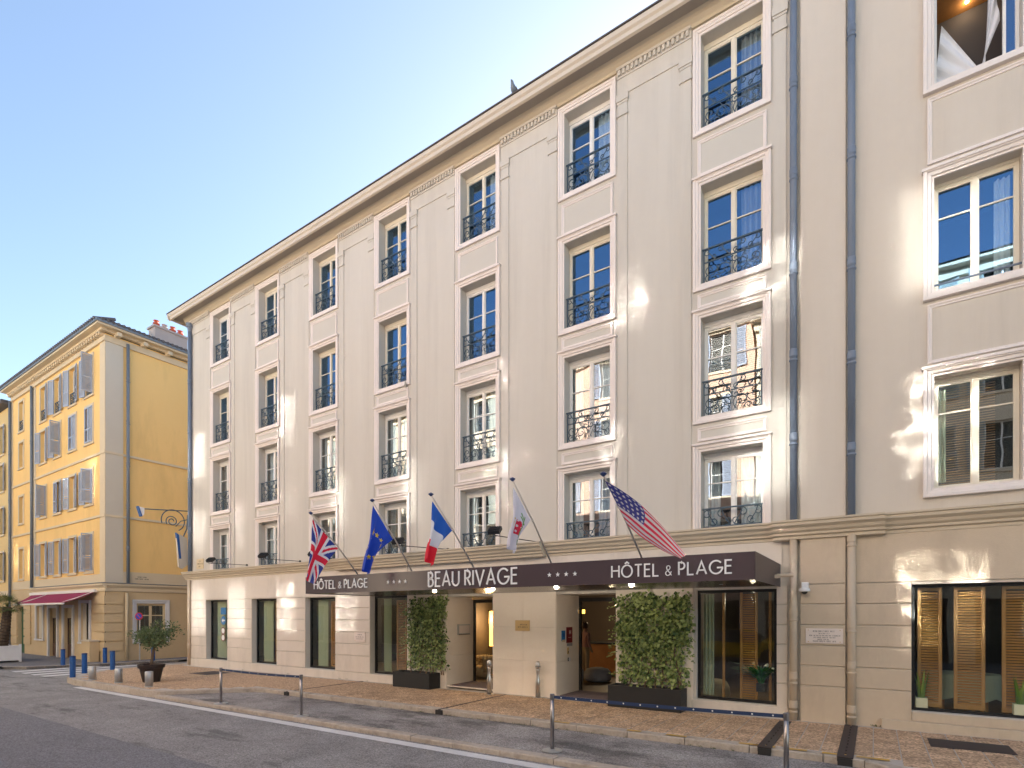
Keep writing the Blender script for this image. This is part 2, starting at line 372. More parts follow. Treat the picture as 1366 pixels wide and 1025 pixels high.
# kerb stones along the pavement edge
def polyline_pts(pts, step):
    out = [Vector((*pts[0],0))]; seg = []
    for a, b in zip(pts, pts[1:]):
        a = Vector((*a,0)); b = Vector((*b,0)); L = (b-a).length; k = max(1, round(L/step))
        for i in range(k): seg.append((a.lerp(b,i/k), a.lerp(b,(i+1)/k)))
    return seg
edge_k = edge[:-1] + [(-25.9,16)]
seg_o = []; ins = inward(edge_k, .17)
kerb = structure(empty('kerb', (0,0,0)))
def kerb_stone(a0, b0, a1, b1, top, h, parent, m='kerb_stone'):
    """stone between outer edge a0-b0 and inner edge a1-b1 with rounded-off arris"""
    gap = .006; t = (b0-a0)
    if t.length < .05: return
    t.normalize(); a0 = a0+t*gap; b0 = b0-t*gap; a1 = a1+t*gap; b1 = b1-t*gap
    j = rnd.uniform(-.006,.006); ch = .018
    def pt(p, z): return (p.x, p.y, z+g(p.x)+j)
    lo = lambda p, q, f: p.lerp(q, f)
    A = [pt(a0,-h+top), pt(a0,top-ch), pt(lo(a0,a1,.09),top), pt(a1,top), pt(a1,-h+top)]
    B = [pt(b0,-h+top), pt(b0,top-ch), pt(lo(b0,b1,.09),top), pt(b1,top), pt(b1,-h+top)]
    m_ = MB(); n = 5
    for k in range(n): m_.quad(A[k], B[k], B[(k+1)%n], A[(k+1)%n])
    m_.poly(A[::-1]); m_.poly(B)
    m_.build('kerb_stone', m, parent)
DRAINS = (-1.37, -.33, -7.85, -13.35)
for i in range(len(edge_k)-1):
    a = Vector((*edge_k[i],0)); b = Vector((*edge_k[i+1],0)); c = Vector((*ins[i],0)); d = Vector((*ins[i+1],0))
    L = (b-a).length; k = max(1, round(L/1.02)); cuts = [q/k for q in range(k+1)]
    for q in range(k):
        kerb_stone(a.lerp(b,cuts[q]), a.lerp(b,cuts[q+1]), c.lerp(d,cuts[q]), c.lerp(d,cuts[q+1]), .004, .30, kerb)
lowkerb = structure(empty('low_kerb', (0,0,0)))
for q in range(19):
    x0 = -16.55+q*.97; x1 = x0+.97
    kerb_stone(Vector((x0,7.03,0)), Vector((x1,7.03,0)), Vector((x0,7.21,0)), Vector((x1,7.21,0)), -.10, .2, lowkerb)
# painted edge line on the road
def painted(name, pts, m='white_line', dz=ROAD+.005, th=None):
    mb = MB()
    for (x0,x1,y0,y1) in pts:
        n = max(1, int(abs(x1-x0)/2))
        for i in range(n):
            a = x0+(x1-x0)*i/n; b = x0+(x1-x0)*(i+1)/n
            mb.quad((a,y0,g(a)+dz),(b,y0,g(b)+dz),(b,y1,g(b)+dz),(a,y1,g(a)+dz))
    return structure(mb.build(name, m))
painted('edge_line', [(-21.5,3.5,6.72,6.94)])
zeb = structure(empty('zebra_crossing', (0,0,0)))
for i, (x, y0, y1) in enumerate(((-30.2,7.4,10.5),(-29.0,7.4,12.3),(-27.85,7.4,12.6),(-26.75,7.4,12.8))):
    mb = MB(); mb.quad((x-.26,y0,g(x)+ROAD+.006),(x+.26,y0,g(x)+ROAD+.006),(x+.26,y1,g(x)+ROAD+.006),(x-.26,y1,g(x)+ROAD+.006)); mb.build('stripe', 'white_line', zeb)
# yellow dashes on the kerb top
for x in (-5.1,-3.6,-2.9,-1.75,-1.55,-1.1,-.62,-.2):
    mb = MB(); L = rnd.uniform(.2,.4); mb.quad((x,8.99,g(x)+.0105),(x+L,8.99,g(x+L)+.0105),(x+L,9.09,g(x+L)+.0105),(x,9.09,g(x)+.0105)); mb.build('paint_mark', 'yellow_paint', kerb)
# pavers: 33 cm tiles, the nearest 300 as pieces, the rest joined
T = .33
def inside(x, y, poly):
    c = False; j = len(poly)-1
    for i in range(len(poly)):
        xi, yi = poly[i]; xj, yj = poly[j]
        if (yi > y) != (yj > y) and x < (xj-xi)*(y-yi)/(yj-yi)+xi: c = not c
        j = i
    return c
inner = inward(edge, .19) + [(-24.45,50),(-24.45,11.6),(6,11.6)]
tiles = []
for ix in range(int(-26/T), int(6/T)+1):
    for iy in range(int(6.5/T), int(11.7/T)+1):
        x = ix*T+.165; y = iy*T+.11
        if all(inside(x+dx, y+dy, inner) for dx in (-.15,.15) for dy in (-.15,.15)):
            tiles.append((x, y))
def tile_mesh(m_, x, y, hw):
    b = len(m_.v)
    c = .008
    for d, z in ((hw,-.02),(hw,-.004),(hw-c,0)):
        m_.v += [(x-d,y-d,z+g(x-d)),(x+d,y-d,z+g(x+d)),(x+d,y+d,z+g(x+d)),(x-d,y+d,z+g(x-d))]
    for r_ in (0,4):
        for k in range(4): m_.f.append((b+r_+k,b+r_+(k+1)%4,b+r_+4+(k+1)%4,b+r_+4+k)); m_.m.append(0)
    m_.f.append((b+8,b+9,b+10,b+11)); m_.m.append(0)
tiles.sort(key=lambda p: p[0]**2+p[1]**2)
vis = [t for t in tiles if t[0] < 2.4]
tm = MB()
for d, z in ((.1575,-.02),(.1575,-.005),(.149,0)):
    tm.v += [(-d,-d,z),(d,-d,z),(d,d,z),(-d,d,z)]
for r_ in (0,4):
    for k in range(4): tm.f.append((r_+k,r_+(k+1)%4,r_+4+(k+1)%4,r_+4+k)); tm.m.append(0)
tm.f.append((8,9,10,11)); tm.m.append(0)
tile0 = tm.build('paver', 'paver', pavement)
for i, (x, y) in enumerate(vis[:300]):
    loc = (x, y, g(x)+rnd.uniform(-.002,.002)); rot = (rnd.uniform(-.004,.004), rnd.uniform(-.004,.004)-.009, rnd.uniform(-.006,.006))
    if i == 0: tile0.location = loc; tile0.rotation_euler = rot
    else: inst(tile0, loc, pavement, rot)
tm = MB()
for x, y in vis[300:]: tile_mesh(tm, x, y, .159)
o = tm.build('far_pavers', 'paver', pavement); o['kind'] = 'stuff'
# drain channels across the pavement and a dark inset mat
def drain(x, y0, y1, w_, wide):
    e = tag(empty('drain_channel', (x, (y0+y1)/2, g(x))), '', 'drain', 'drain channels')
    mb = MB(); L = (y1-y0)/2
    if wide:
        # cast plate with slots left open
        xs = [-w_/2,-.012,.012,w_/2]
        mb.box(-w_/2,-.012,-L,L,.004,.014); mb.box(.012,w_/2,-L,L,.004,.014)
        y = -L
        while y < L-.05:
            mb.box(-.012,.012,y,min(y+.12,L),.004,.014); y += .24
        mb.build('grating', 'cast_iron', e)
        mb = MB(); mb.box(-w_/2+.004,w_/2-.004,-L+.004,L-.004,-.06,.004); mb.build('gutter_bed', 'dark', e)
    else:
        mb.box(-w_/2,w_/2,-L,L,-.02,.006); mb.build('cover_strip', 'cast_iron', e)
    mb = MB(); mb.box(-.09,.09,-L-.02,-L+.10,-.115,-.012); mb.build('outlet', 'dark', e)
    return e
drain(-1.37, 8.93, 11.3, .20, True)['label'] = 'slotted iron drain channel reaching the kerb beside the right blue belt post'
drain(-.33, 8.90, 11.5, .20, True)['label'] = 'slotted iron drain channel at the foot of the right beige drainpipe'
drain(-7.85, 8.93, 11.5, .05, False)['label'] = 'narrow drain strip across pavement between the two steel bollards'
drain(-13.35, 8.93, 11.6, .05, False)['label'] = 'narrow drain strip across pavement behind the left belt barrier'
def plate(name, x0, x1, y0, y1, label, cat, m='cast_iron', dz=.006):
    mb = MB(); mb.v = []; 
    mb.quad((x0,y0,g(x0)+dz),(x1,y0,g(x1)+dz),(x1,y1,g(x1)+dz),(x0,y1,g(x0)+dz)); mb.quad((x0,y0,g(x0)+dz-.02),(x1,y0,g(x1)+dz-.02),(x1,y0,g(x1)+dz),(x0,y0,g(x0)+dz))
    return tag(mb.build(name, m), label, cat)
plate('inspection_cover', .72, 1.70, 10.33, 10.98, 'flat dark plate set in the pavement before the shuttered window', 'cover')
plate('inspection_cover', -20.9, -19.6, 10.0, 10.9, 'dark grey cover in the pavement behind the potted tree', 'cover')
# pavement of the yellow houses
ped = [(-80,7.55),(-32.2,7.55),(-31.2,8.1),(-30.6,9.3),(-29.6,11.6),(-29.2,13.5),(-29.2,60),(-31.2,60),(-31.2,12),(-80,12)]
pav2 = slab(ped, -.075, .4, 'pavement_opposite_corner', 'asphalt_new')
k2 = structure(empty('kerb_opposite_corner', (0,0,0)))
pe = ped[:6] + [(-29.2,20)]; pin = inward([(p[0],p[1]) for p in pe], -.16)
for i in range(len(pe)-1):
    a = Vector((*pe[i],0)); b = Vector((*pe[i+1],0)); c = Vector((*pin[i],0)); d = Vector((*pin[i+1],0))
    if i == 0: f = .9; a = a.lerp(b,f); c = c.lerp(d,f)
    k = max(1, round((b-a).length/1.1))
    for q in range(k): kerb_stone(a.lerp(b,q/k), a.lerp(b,(q+1)/k), c.lerp(d,q/k), c.lerp(d,(q+1)/k), -.068, .2, k2)

# ================================================================== HOTEL
hotel = tag(empty('hotel_building', (-12.8, YF, 0)), 'long beige hotel facade with seven columns of balconied windows', 'building')
HX, HY = -12.8, YF
def hp(o): o.parent = hotel; o.location = Vector(o.location) - Vector((HX,HY,0)); return o   # parent keeping world place
COLS = [-22.62+3.2417*i for i in range(7)]         # left outer edge of each window surround
W = 1.50
ROWS = [(12.13,14.39),(8.86,11.24),(6.07,8.45),(3.86,5.64)]
holes = []
for x in COLS:
    for r_, (z0, z1) in enumerate(ROWS): holes.append((x+.15, x+W-.15, (z0+.13 if r_ < 3 else z0), z1-.16))
GW = [(-22.98,-21.36),(-19.65,-18.05),(-16.38,-14.78),(-13.12,-11.52),(-3.11,-1.57)]
GZ = (.20, 2.63)
gh = [(a, b, GZ[0]+(.09 if i == 4 else 0), GZ[1]-(.05 if i == 4 else 0), .16 if i == 4 else .24) for i, (a, b) in enumerate(GW)]
ENT = [(-10.02,-8.36),(-6.50,-4.89)]
eh = [(a, b, -.4, 2.56, 1.21) for a, b in ENT]
mb = MB(); mb.wall(-24.42, -1.14, -.5, 14.75, YF, holes+gh+eh)
hp(mb.build('wall', 'plaster'))
# body behind: sides, back and partition so rooms stay dark
mb = MB(); mb.quad((-24.42,YF,-.5),(-24.42,YF,14.75),(-24.42,44,14.75),(-24.42,44,-.5)); mb.quad((-24.42,44,-.5),(-24.42,44,14.75),(8,44,14.75),(8,44,-.5))
mb.quad((8,44,-.5),(8,44,14.75),(8,YF,14.75),(8,YF,-.5)); hp(mb.build('side_wall', 'plaster'))
mb = MB(); mb.quad((-24.3,14.6,3.0),(-1.0,14.6,3.0),(-1.0,14.6,14.7),(-24.3,14.6,14.7))
for z in (3.2,5.8,8.6,11.6): mb.box(-24.3,-1.0,YF+.4,14.6,z-.1,z)
hp(mb.build('inner_wall', 'room'))
# pilasters flanking the windows with small capitals, frieze, dentils
for i, x in enumerate(COLS):
    for side in (0, 1):
        a = x-.27 if side == 0 else x+W+.045; b = a+.225
        mb = MB(); mb.box(a,b,YF-.022,YF,3.86,13.42); mb.box(a-.02,b+.02,YF-.05,YF,13.42,13.47); mb.box(a,b,YF-.03,YF,13.47,13.70)
        mb.box(a-.015,b+.015,YF-.042,YF,13.70,13.75); mb.box(a-.03,b+.03,YF-.06,YF,13.75,13.90)
        hp(mb.build('pilaster', 'plaster'))
gaps = [(-24.42, COLS[0]-.03)] + [(COLS[i]+W+.03, COLS[i+1]-.03) for i in range(6)] + [(COLS[6]+W+.03, -1.36)]
for a, b in gaps:
    mb = MB(); mb.box(a,b,YF-.022,YF,13.90,14.28); hp(mb.build('frieze', 'plaster'))
    mb = MB(); mb.box(a,b,YF-.04,YF,14.28,14.33); x = a+.04
    while x < b-.06: mb.box(x,x+.06,YF-.085,YF,14.33,14.44); x += .102
    mb.box(a,b,YF-.045,YF,14.33,14.44); mb.box(a,b,YF-.10,YF,14.44,14.50); hp(mb.build('dentil_course', 'plaster'))['kind'] = 'stuff'
# crown moulding, soffit, gutter, roof
mb = MB(); pr = [(YF,14.45),(YF-.05,14.45),(YF-.07,14.50),(YF-.14,14.56),(YF-.16,14.62),(YF-.20,14.66),(YF-.20,14.70),(YF,14.70)]
mb.prism(pr,'x',-24.55,-1.14); hp(mb.build('crown_moulding', 'eave'))
mb = MB(); mb.box(-24.95,-1.14,YF-.50,YF-.0,14.66,14.72); mb.box(-24.95,-24.42,YF,44,14.66,14.72); hp(mb.build('soffit', 'soffit'))
mb = MB(); pr = [(YF-.50,14.56),(YF-.55,14.58),(YF-.56,14.66),(YF-.60,14.70),(YF-.62,14.78),(YF-.60,14.80),(YF-.46,14.80),(YF-.46,14.60)]
mb.prism(pr,'x',-25.02,-1.14); mb.prism([(-24.92,14.56),(-24.97,14.58),(-24.98,14.66),(-25.03,14.72),(-25.03,14.80),(-24.9,14.80),(-24.9,14.60)],'y',YF-.62,30)
hp(mb.build('gutter', 'gutter'))
mb = MB(); mb.quad((-25.03,YF-.62,14.805),(8,YF-.62,14.805),(8,30,18.6),(-18,30,18.6)); mb.quad((8,44,14.8),(-25,44,14.8),(-18,30,18.6),(8,30,18.6)); mb.poly([(-25.03,44,14.805),(-25.03,YF-.62,14.805),(-18,30,18.6)])
mb.box(-25.04,-1.1,YF-.635,YF-.45,14.803,14.835)
hp(mb.build('roof', 'roof'))
# cornice above the ground floor with two projecting lengths
CP = [(0,3.48),(.04,3.50),(.04,3.555),(.085,3.575),(.085,3.615),(.13,3.65),(.15,3.70),(.21,3.745),(.21,3.80),(.235,3.81),(.235,3.845),(0,3.862)]
for a, b, ex in ((-24.65,-14.6,0),(-14.6,-6.75,.14),(-6.75,-1.62,0)):
    mb = MB(); mb.prism([(YF-d-(ex if d else 0), z) for d, z in CP],'x',a,b); hp(mb.build('cornice', 'cornice'))

# ---- wrought-iron railing meshes (shared)
def spiral(c, r0, r1, a0, turns, n=20):
    pts = []
    for i in range(n+1):
        t = i/n; r_ = r0+(r1-r0)*t; a = a0+turns*2*math.pi*t
        pts.append((c[0]+r_*math.cos(a), 0, c[1]+r_*math.sin(a)))
    return pts
def railing_mesh(wd, h, full):
    mb = MB(); hw = wd/2
    mb.box(-hw-.02,hw+.02,-.022,.022,h-.028,h); mb.box(-hw,hw,-.012,.012,0,.022)
    for x in (-hw,hw-.022): mb.box(x,x+.022,-.012,.012,0,h-.028)
    z_mid = h*.60 if full else .0
    if full: mb.box(-hw+.022,hw-.022,-.010,.010,z_mid,z_mid+.02)
    up0 = z_mid+.02; uh = h-.028-up0
    k = 4 if wd > .9 else 3
    for i in range(k):                               # upper band: S scrolls
        cx = -hw+wd*(i+.5)/k; sg = 1 if i < k/2 else -1
        mb.tube(spiral((cx-.06*sg,up0+uh*.70),.012,uh*.30,R(90),-1.1*sg,16),.0105,5)
        mb.tube(spiral((cx+.06*sg,up0+uh*.28),.012,uh*.27,R(270),1.1*-sg,16),.0105,5)
        mb.tube([(cx-.06*sg,0,up0+uh*.98),(cx-.02*sg,0,up0+uh*.6),(cx+.05*sg,0,up0+uh*.3),(cx+.10*sg,0,up0+.01)],.0105,5)
    if full:                                          # lower band: large mirrored volutes
        lh = z_mid-.022
        for s_ in (-1,1):
            for (cx,cz,rr,tn,a) in ((.16,.45,.40,1.4,90),(.38,.62,.34,-1.3,270),(.40,.22,.20,1.2,0),(.06,.80,.18,-1.2,200),(.27,.18,.16,1.1,180)):
                mb.tube(spiral((s_*cx*wd, .022+cz*lh), .012, rr*lh, R(a) if s_ > 0 else R(180-a), tn*s_, 22),.0105,5)
            mb.tube([(s_*.02,0,.03),(s_*.10*wd,0,.03+lh*.5),(s_*.22*wd,0,z_mid)],.007,5)
        mb.tube([(0,0,.022),(0,0,z_mid)],.010,5)
    return mb
_rail_full = railing_mesh(1.14,.76,True).build('railing', 'iron'); _rail_low = railing_mesh(1.14,.40,False).build('railing', 'iron')
rails_proto = [_rail_full, _rail_low]

def casement(win, x0, x1, z0, z1, yf, fm, transom=.30, gm='glass_up', head=.10):
    """timber casement: outer frame, two leaves, four panes (x,z relative to window empty)"""
    mb = MB(); fw = .05
    mb.box(x0,x1,yf-.02,yf+.07,z1-head,z1); mb.ring(x0,x1,z0,z1-head,fw,yf,yf+.06)
    xm = (x0+x1)/2; mb.box(xm-.034,xm+.034,yf-.012,yf+.05,z0+fw,z1-head-fw)
    zt = z1-head-fw-(z1-z0)*transom
    for a, b in ((x0+fw,xm-.034),(xm+.034,x1-fw)):
        mb.ring(a,b,z0+fw,z1-head-fw,.022,yf+.008,yf+.05)
        mb.box(a+.022,b-.022,yf+.005,yf+.04,zt-.012,zt+.012)
    mb.build('frame', fm, win)
    for a, b in ((x0+fw+.022,xm-.056),(xm+.056,x1-fw-.022)):
        for c, d in ((z0+fw+.022,zt-.012),(zt+.012,z1-head-fw-.022)):
            p = MB(); p.box(a,b,yf+.024,yf+.03,c,d); p.build('pane', gm, win)
def blind(win, x0, x1, z0, z1, y, m='wood_blind', tilt=.010):
    mb = MB(); z = z1
    while z > z0+.02:
        mb.quad((x0,y-.014,z-tilt),(x1,y-.014,z-tilt),(x1,y+.014,z+tilt),(x0,y+.014,z+tilt)); z -= .042
    mb.build('blind', m, win)
def curtain(win, x0, x1, z0, z1, y, m='curtain_white', nf=5, amp=.03):
    mb = MB(); n = nf*8
    for i in range(n):
        a = x0+(x1-x0)*i/n; b = x0+(x1-x0)*(i+1)/n
        ya = y+amp*math.sin(i/n*nf*2*math.pi); yb = y+amp*math.sin((i+1)/n*nf*2*math.pi)
        mb.quad((a,ya,z0),(b,yb,z0),(b,yb,z1),(a,ya,z1))
    mb.build('curtain', m, win, smooth=True)

SUR = [(0,YF),(0,YF-.055),(.045,YF-.055),(.055,YF-.04),(.10,YF-.034),(.108,YF-.012),(.152,YF-.012),(.152,YF+.01)]
for ci, x in enumerate(COLS):
    for ri, (z0, z1) in enumerate(ROWS):
        win = empty('window', (x+W/2-HX, 0, 0), hotel)
        hw = W/2
        mb = MB(); mb.ringframe(-hw,hw,z0,z1,[(d,y-YF) for d, y in SUR],open_bottom=(ri==3))
        # projecting cornice lip over the lower three rows
        if ri: 
            mb.box(-hw-.02,hw+.02,-.085,0,z1-.03,z1+.012)
        mb.build('surround', 'trim', win)
        ob = z0+.13 if ri < 3 else z0+.01
        ot = z1-.16; fm = 'frame_cream' if (ri < 2 and (ci+ri) % 5) else 'frame_white'
        if ri < 3:
            mb = MB(); mb.box(-hw+.15,hw-.15,-.01,.33,ob-.03,ob+.004); mb.build('sill', 'trim', win)
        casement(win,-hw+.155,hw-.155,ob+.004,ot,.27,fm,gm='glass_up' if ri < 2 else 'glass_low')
        full = ri < 3
        rl = inst(rails_proto[0 if full else 1], (0,.10,ob+.03), win)
        k = (ci*3+ri*5) % 7
        if ri < 2 or k in (0,3):
            blind(win,-hw+.24,(-.07 if k % 2 else hw-.24),ob+(.25 if k != 2 else .9),ot-.14,.40)
        if k in (1,4,5,2): curtain(win,.12,hw-.2,ob+.05,ot-.12,.42,'curtain_white' if k != 2 else 'curtain_blue',4)
        if ri >= 2 and k not in (0,): curtain(win,-hw+.2,-.30,ob+.05,ot-.12,.45,'curtain_white',3)
    # spandrel panels between rows
    for (za, zb) in ((11.27,12.02),(8.50,8.79),(5.70,5.98)):
        mb = MB(); mb.ringframe(x+.09,x+W-.08,za,zb,[(0,YF),(0,YF-.035),(.02,YF-.035),(.035,YF-.018),(.06,YF-.018),(.065,YF-.006),(.066,YF)])
        o = hp(mb.build('spandrel_panel', ['trim','plaster_panel']))
        me = o.data; bm = bmesh.new(); bm.from_mesh(me)
        f = bm.faces.new([bm.verts.new(p) for p in ((x+.15,YF-.004,za+.06),(x+W-.14,YF-.004,za+.06),(x+W-.14,YF-.004,zb-.06),(x+.15,YF-.004,zb-.06))]); f.material_index = 1
        bm.to_mesh(me); bm.free()
for p in rails_proto: bpy.data.objects.remove(p)

# ---- ground floor: band, rusticated blocks, plinth
mb = MB(); mb.box(-24.44,-13.12+1.62,YF-.026,YF,2.655,3.50); mb.box(-11.48,-1.48,YF-.026,YF,2.70,3.50); hp(mb.build('band', 'plaster_hotel_ground'))
GRO = [.735,1.112,1.49,1.875,2.262,2.64]
blk = [(-24.44,-22.98),(-21.36,-19.65),(-18.05,-16.38),(-14.78,-13.12),(-1.57,-1.38)]
courses = [(.20,GRO[0])] + list(zip(GRO,GRO[1:]))
def blocks(parent_fn, a, b, y, y1, m, zs):
    for (c, d) in zs:
        mb = MB(); e = .009; h = .010
        mb.v = []; x0, x1, z0, z1 = a, b, c+h, d-h
        # chamfered face
        P = [(x0,y1,z0),(x1,y1,z0),(x1,y1,z1),(x0,y1,z1),(x0,y+.012,z0),(x1,y+.012,z0),(x1,y+.012,z1),(x0,y+.012,z1),(x0+.004,y,z0+e),(x1-.004,y,z0+e),(x1-.004,y,z1-e),(x0+.004,y,z1-e)]
        mb.v = P
        for r_ in (0,4):
            for k in range(4): mb.f.append((r_+k,r_+(k+1)%4,r_+4+(k+1)%4,r_+4+k)); mb.m.append(0)
        mb.f.append((8,9,10,11)); mb.m.append(0)
        parent_fn(mb.build('block', m))
for a, b in blk: blocks(hp, a, b, YF-.028, YF+.0, 'plaster_hotel_ground', courses)
for a, b in ((-24.50,-11.52),(-3.2,-1.36)):
    mb = MB(); mb.box(a,b,YF-.05,YF+.2,-.5,.19 if a < -20 else .27); hp(mb.build('plinth', 'plaster_hotel_ground', bevel=.008))
# stone cladding slabs on the piers and in the entrance reveals
def slab_piece(x0,x1,y0,y1,z0,z1): mb = MB(); mb.box(x0,x1,y0,y1,z0,z1); return hp(mb.build('stone_slab', 'stone', bevel=.003))
for a, b in ((-11.50,-10.00),(-8.38,-6.48),(-4.91,-3.17)):
    xm = (a+b)/2
    for (c, d) in ((-.3,.89),(.893,1.74),(1.743,2.66)):
        for (p, q) in ((a,xm-.0015),(xm+.0015,b)): slab_piece(p,q,YF-.035,YF-.001,c,d)
for a in (-10.02,-6.50):
    for (c, d) in ((-.3,.89),(.893,2.556)):
        slab_piece(a+.001,a+.030,YF+.001,YF+1.20,c,d)
# shop windows: black metal frames, panes, room things
def shopwin(a, b, z0, z1, y, mull=None):
    win = empty('shop_window', (a-HX, 0, 0), hotel); w_ = b-a
    mb = MB(); mb.ring(.0,w_,z0,z1,.06,y-YF,y-YF+.07)
    if mull: mb.box(mull-.025,mull+.025,y-YF,y-YF+.06,z0+.06,z1-.06)
    mb.build('frame', 'black_frame', win)
    p = MB(); p.box(.06,w_-.06,y-YF+.03,y-YF+.036,z0+.06,z1-.06); p.build('pane', 'glass_shop', win)
    return win
shop = [shopwin(a, b, z0+.001, z1-.001, YF+(d-.06), None) for (a, b, z0, z1, d) in gh]
for i in (0,1,2,3):
    a, b = GW[i]; win = shop[i]
    curtain(win,.28,(.98,.90,.82,.62)[i],.27,2.55,.31,'curtain_green',7,.025)
for i, xs in ((0,(1.12,)),(1,(.98,)),(2,(.92,)),(3,(.80,))):
    for q in xs:
        mb = MB(); mb.ring(q,q+.42,.28,2.5,.05,.34,.38)
        z = .36
        while z < 2.42: mb.quad((q+.05,.345,z),(q+.37,.345,z),(q+.37,.375,z+.035),(q+.05,.375,z+.035)); z += .05
        mb.build('louvre_screen', 'wood', win if False else shop[i])
mb = MB(); 
for q in (-.1,): pass
# flat sign shapes set just in front of the leftmost pane
win = shop[0]
mb = MB(); mb.box(.78,1.18,.165,.168,2.04,2.32); mb.build('blue_sign_shape', 'blue_sign', win)
def disc(mb, c, r_, y, n=20): mb.poly([(c[0]+r_*math.cos(2*math.pi*k/n), y, c[1]+r_*math.sin(2*math.pi*k/n)) for k in range(n)][::-1] if False else [(c[0]+r_*math.cos(2*math.pi*k/n), y, c[1]+r_*math.sin(2*math.pi*k/n)) for k in range(n)])
mb = MB(); disc(mb,(.98,1.80),.18,.166); mb.cur = 1; mb.poly([(.86,.164,1.80),(.97,.164,1.89),(.97,.164,1.83),(1.10,.164,1.83),(1.10,.164,1.77),(.97,.164,1.77),(.97,.164,1.71)])
mb.build('round_sign_shape', ['blue_sign','white_paint'], win)
for z in (1.38,1.10):
    mb = MB(); disc(mb,(.96,z),.15,.166); mb.cur = 1; disc(mb,(.96,z),.115,.165); mb.build('round_sign_shape', ['red_sign','white_paint'], win)
# lobby shell behind the ground floor
mb = MB()
mb.quad((-24.3,20,-.5),(8,20,-.5),(8,20,3.1),(-24.3,20,3.1)); mb.quad((-24.3,YF+.3,3.1),(8,YF+.3,3.1),(8,20,3.1),(-24.3,20,3.1))
for x in (-20.6,-17.2,-11.0,-3.9,-1.0): mb.box(x-.05,x+.05,YF+1.4,20,-.4,3.1)
hp(mb.build('lobby_wall', 'room'))
mb = MB(); mb.quad((-24.3,YF+.03,.055),(8,YF+.03,.055),(8,20,.055),(-24.3,20,.055)); hp(mb.build('lobby_floor', 'room_floor'))
# entrance doors: sliding glass leaves in black frames at the back of each recess
for a, b in ENT:
    d = empty('entrance_door', (a-HX, 1.2, 0), hotel); w_ = b-a
    mb = MB(); mb.box(0.03,.10,0,.06,.06,2.5); mb.box(w_-.07,w_-.0,0,.06,.06,2.5); mb.box(.10,w_-.07,0,.06,2.40,2.5); mb.build('frame', 'black_frame', d)
    mb = MB(); mb.ring(w_-.42,w_-.09,.07,2.38,.04,.07,.10); mb.build('leaf', 'black_frame', d)
    mb = MB(); mb.box(w_-.38,w_-.13,.082,.088,.11,2.34); mb.build('pane', 'glass_shop', d)
    mb = MB(); mb.box(.03,w_,-1.18,-.02,.035,.062); mb.build('threshold', 'stone', d)
# ---- mid strip between the downpipes, part of the right-hand wing
wing = tag(empty('hotel_wing', (1.5, YF, 0)), 'beige wing of the hotel at the right edge with wide louvred shop window', 'building')
def wp(o): o.parent = wing; o.location = Vector(o.location) - Vector((1.5,YF,0)); return o
RW = [(.71,2.13,10.95,13.18),(.71,2.13,7.43,9.65),(.71,2.13,4.07,6.28)]
wh = [(a+.15,b-.15,c+.15,d-.15) for a, b, c, d in RW]
sh = (.55,2.95,.40,2.60,.20)
mb = MB(); mb.wall(-.42,8,-.5,20,YF-.02,wh+[sh,(3.6,5.2,.4,2.6,.2)]); wp(mb.build('wall', 'plaster_right'))
mb = MB(); mb.box(-1.15,-.42,YF-.09,YF+.3,-.5,20); wp(mb.build('pier', 'plaster_right'))
mb = MB(); mb.quad((-1.0,14.6,2.8),(8,14.6,2.8),(8,14.6,20),(-1.0,14.6,20))
for z in (3.4,7.0,10.4,13.6): mb.box(-.4,8,YF+.4,14.6,z-.1,z)
wp(mb.build('inner_wall', 'room_grey'))
mb = MB(); mb.box(-1.15,8,YF+.6,30,19.9,20.1); wp(mb.build('roof', 'roof'))
for (a, b, y, y1) in ((-1.148,-.422,YF-.118,YF-.088),(-.30,.55,YF-.048,YF-.018)):
    blocks(wp, a, b, y, y1, 'plaster_ground', [(-.2,GRO[0])]+list(zip(GRO,GRO[1:])))
    mb = MB(); mb.box(a,b if b < 0 else 8,y,y1,2.652,3.50); wp(mb.build('band', 'plaster_ground'))
blocks(wp, 2.95, 3.6, YF-.048, YF-.018, 'plaster_ground', [(-.2,GRO[0])]+list(zip(GRO,GRO[1:])))
mb = MB(); mb.box(.12,8,YF-.14,YF-.02,-.5,.235); mb.box(.55,2.95,YF-.06,YF-.02,.235,.39); wp(mb.build('plinth', 'plaster_ground', bevel=.01))
for a, b, ex in ((-1.62,.17,.12),(.17,8,.02)):
    mb = MB(); mb.prism([(YF-d-(ex if d else 0)-(0 if d else 0), z) for d, z in CP],'x',a,b); wp(mb.build('cornice', 'cornice'))
SUR2 = [(0,YF-.02),(0,YF-.10),(.05,YF-.10),(.06,YF-.075),(.11,YF-.065),(.12,YF-.035),(.152,YF-.035),(.152,YF)]
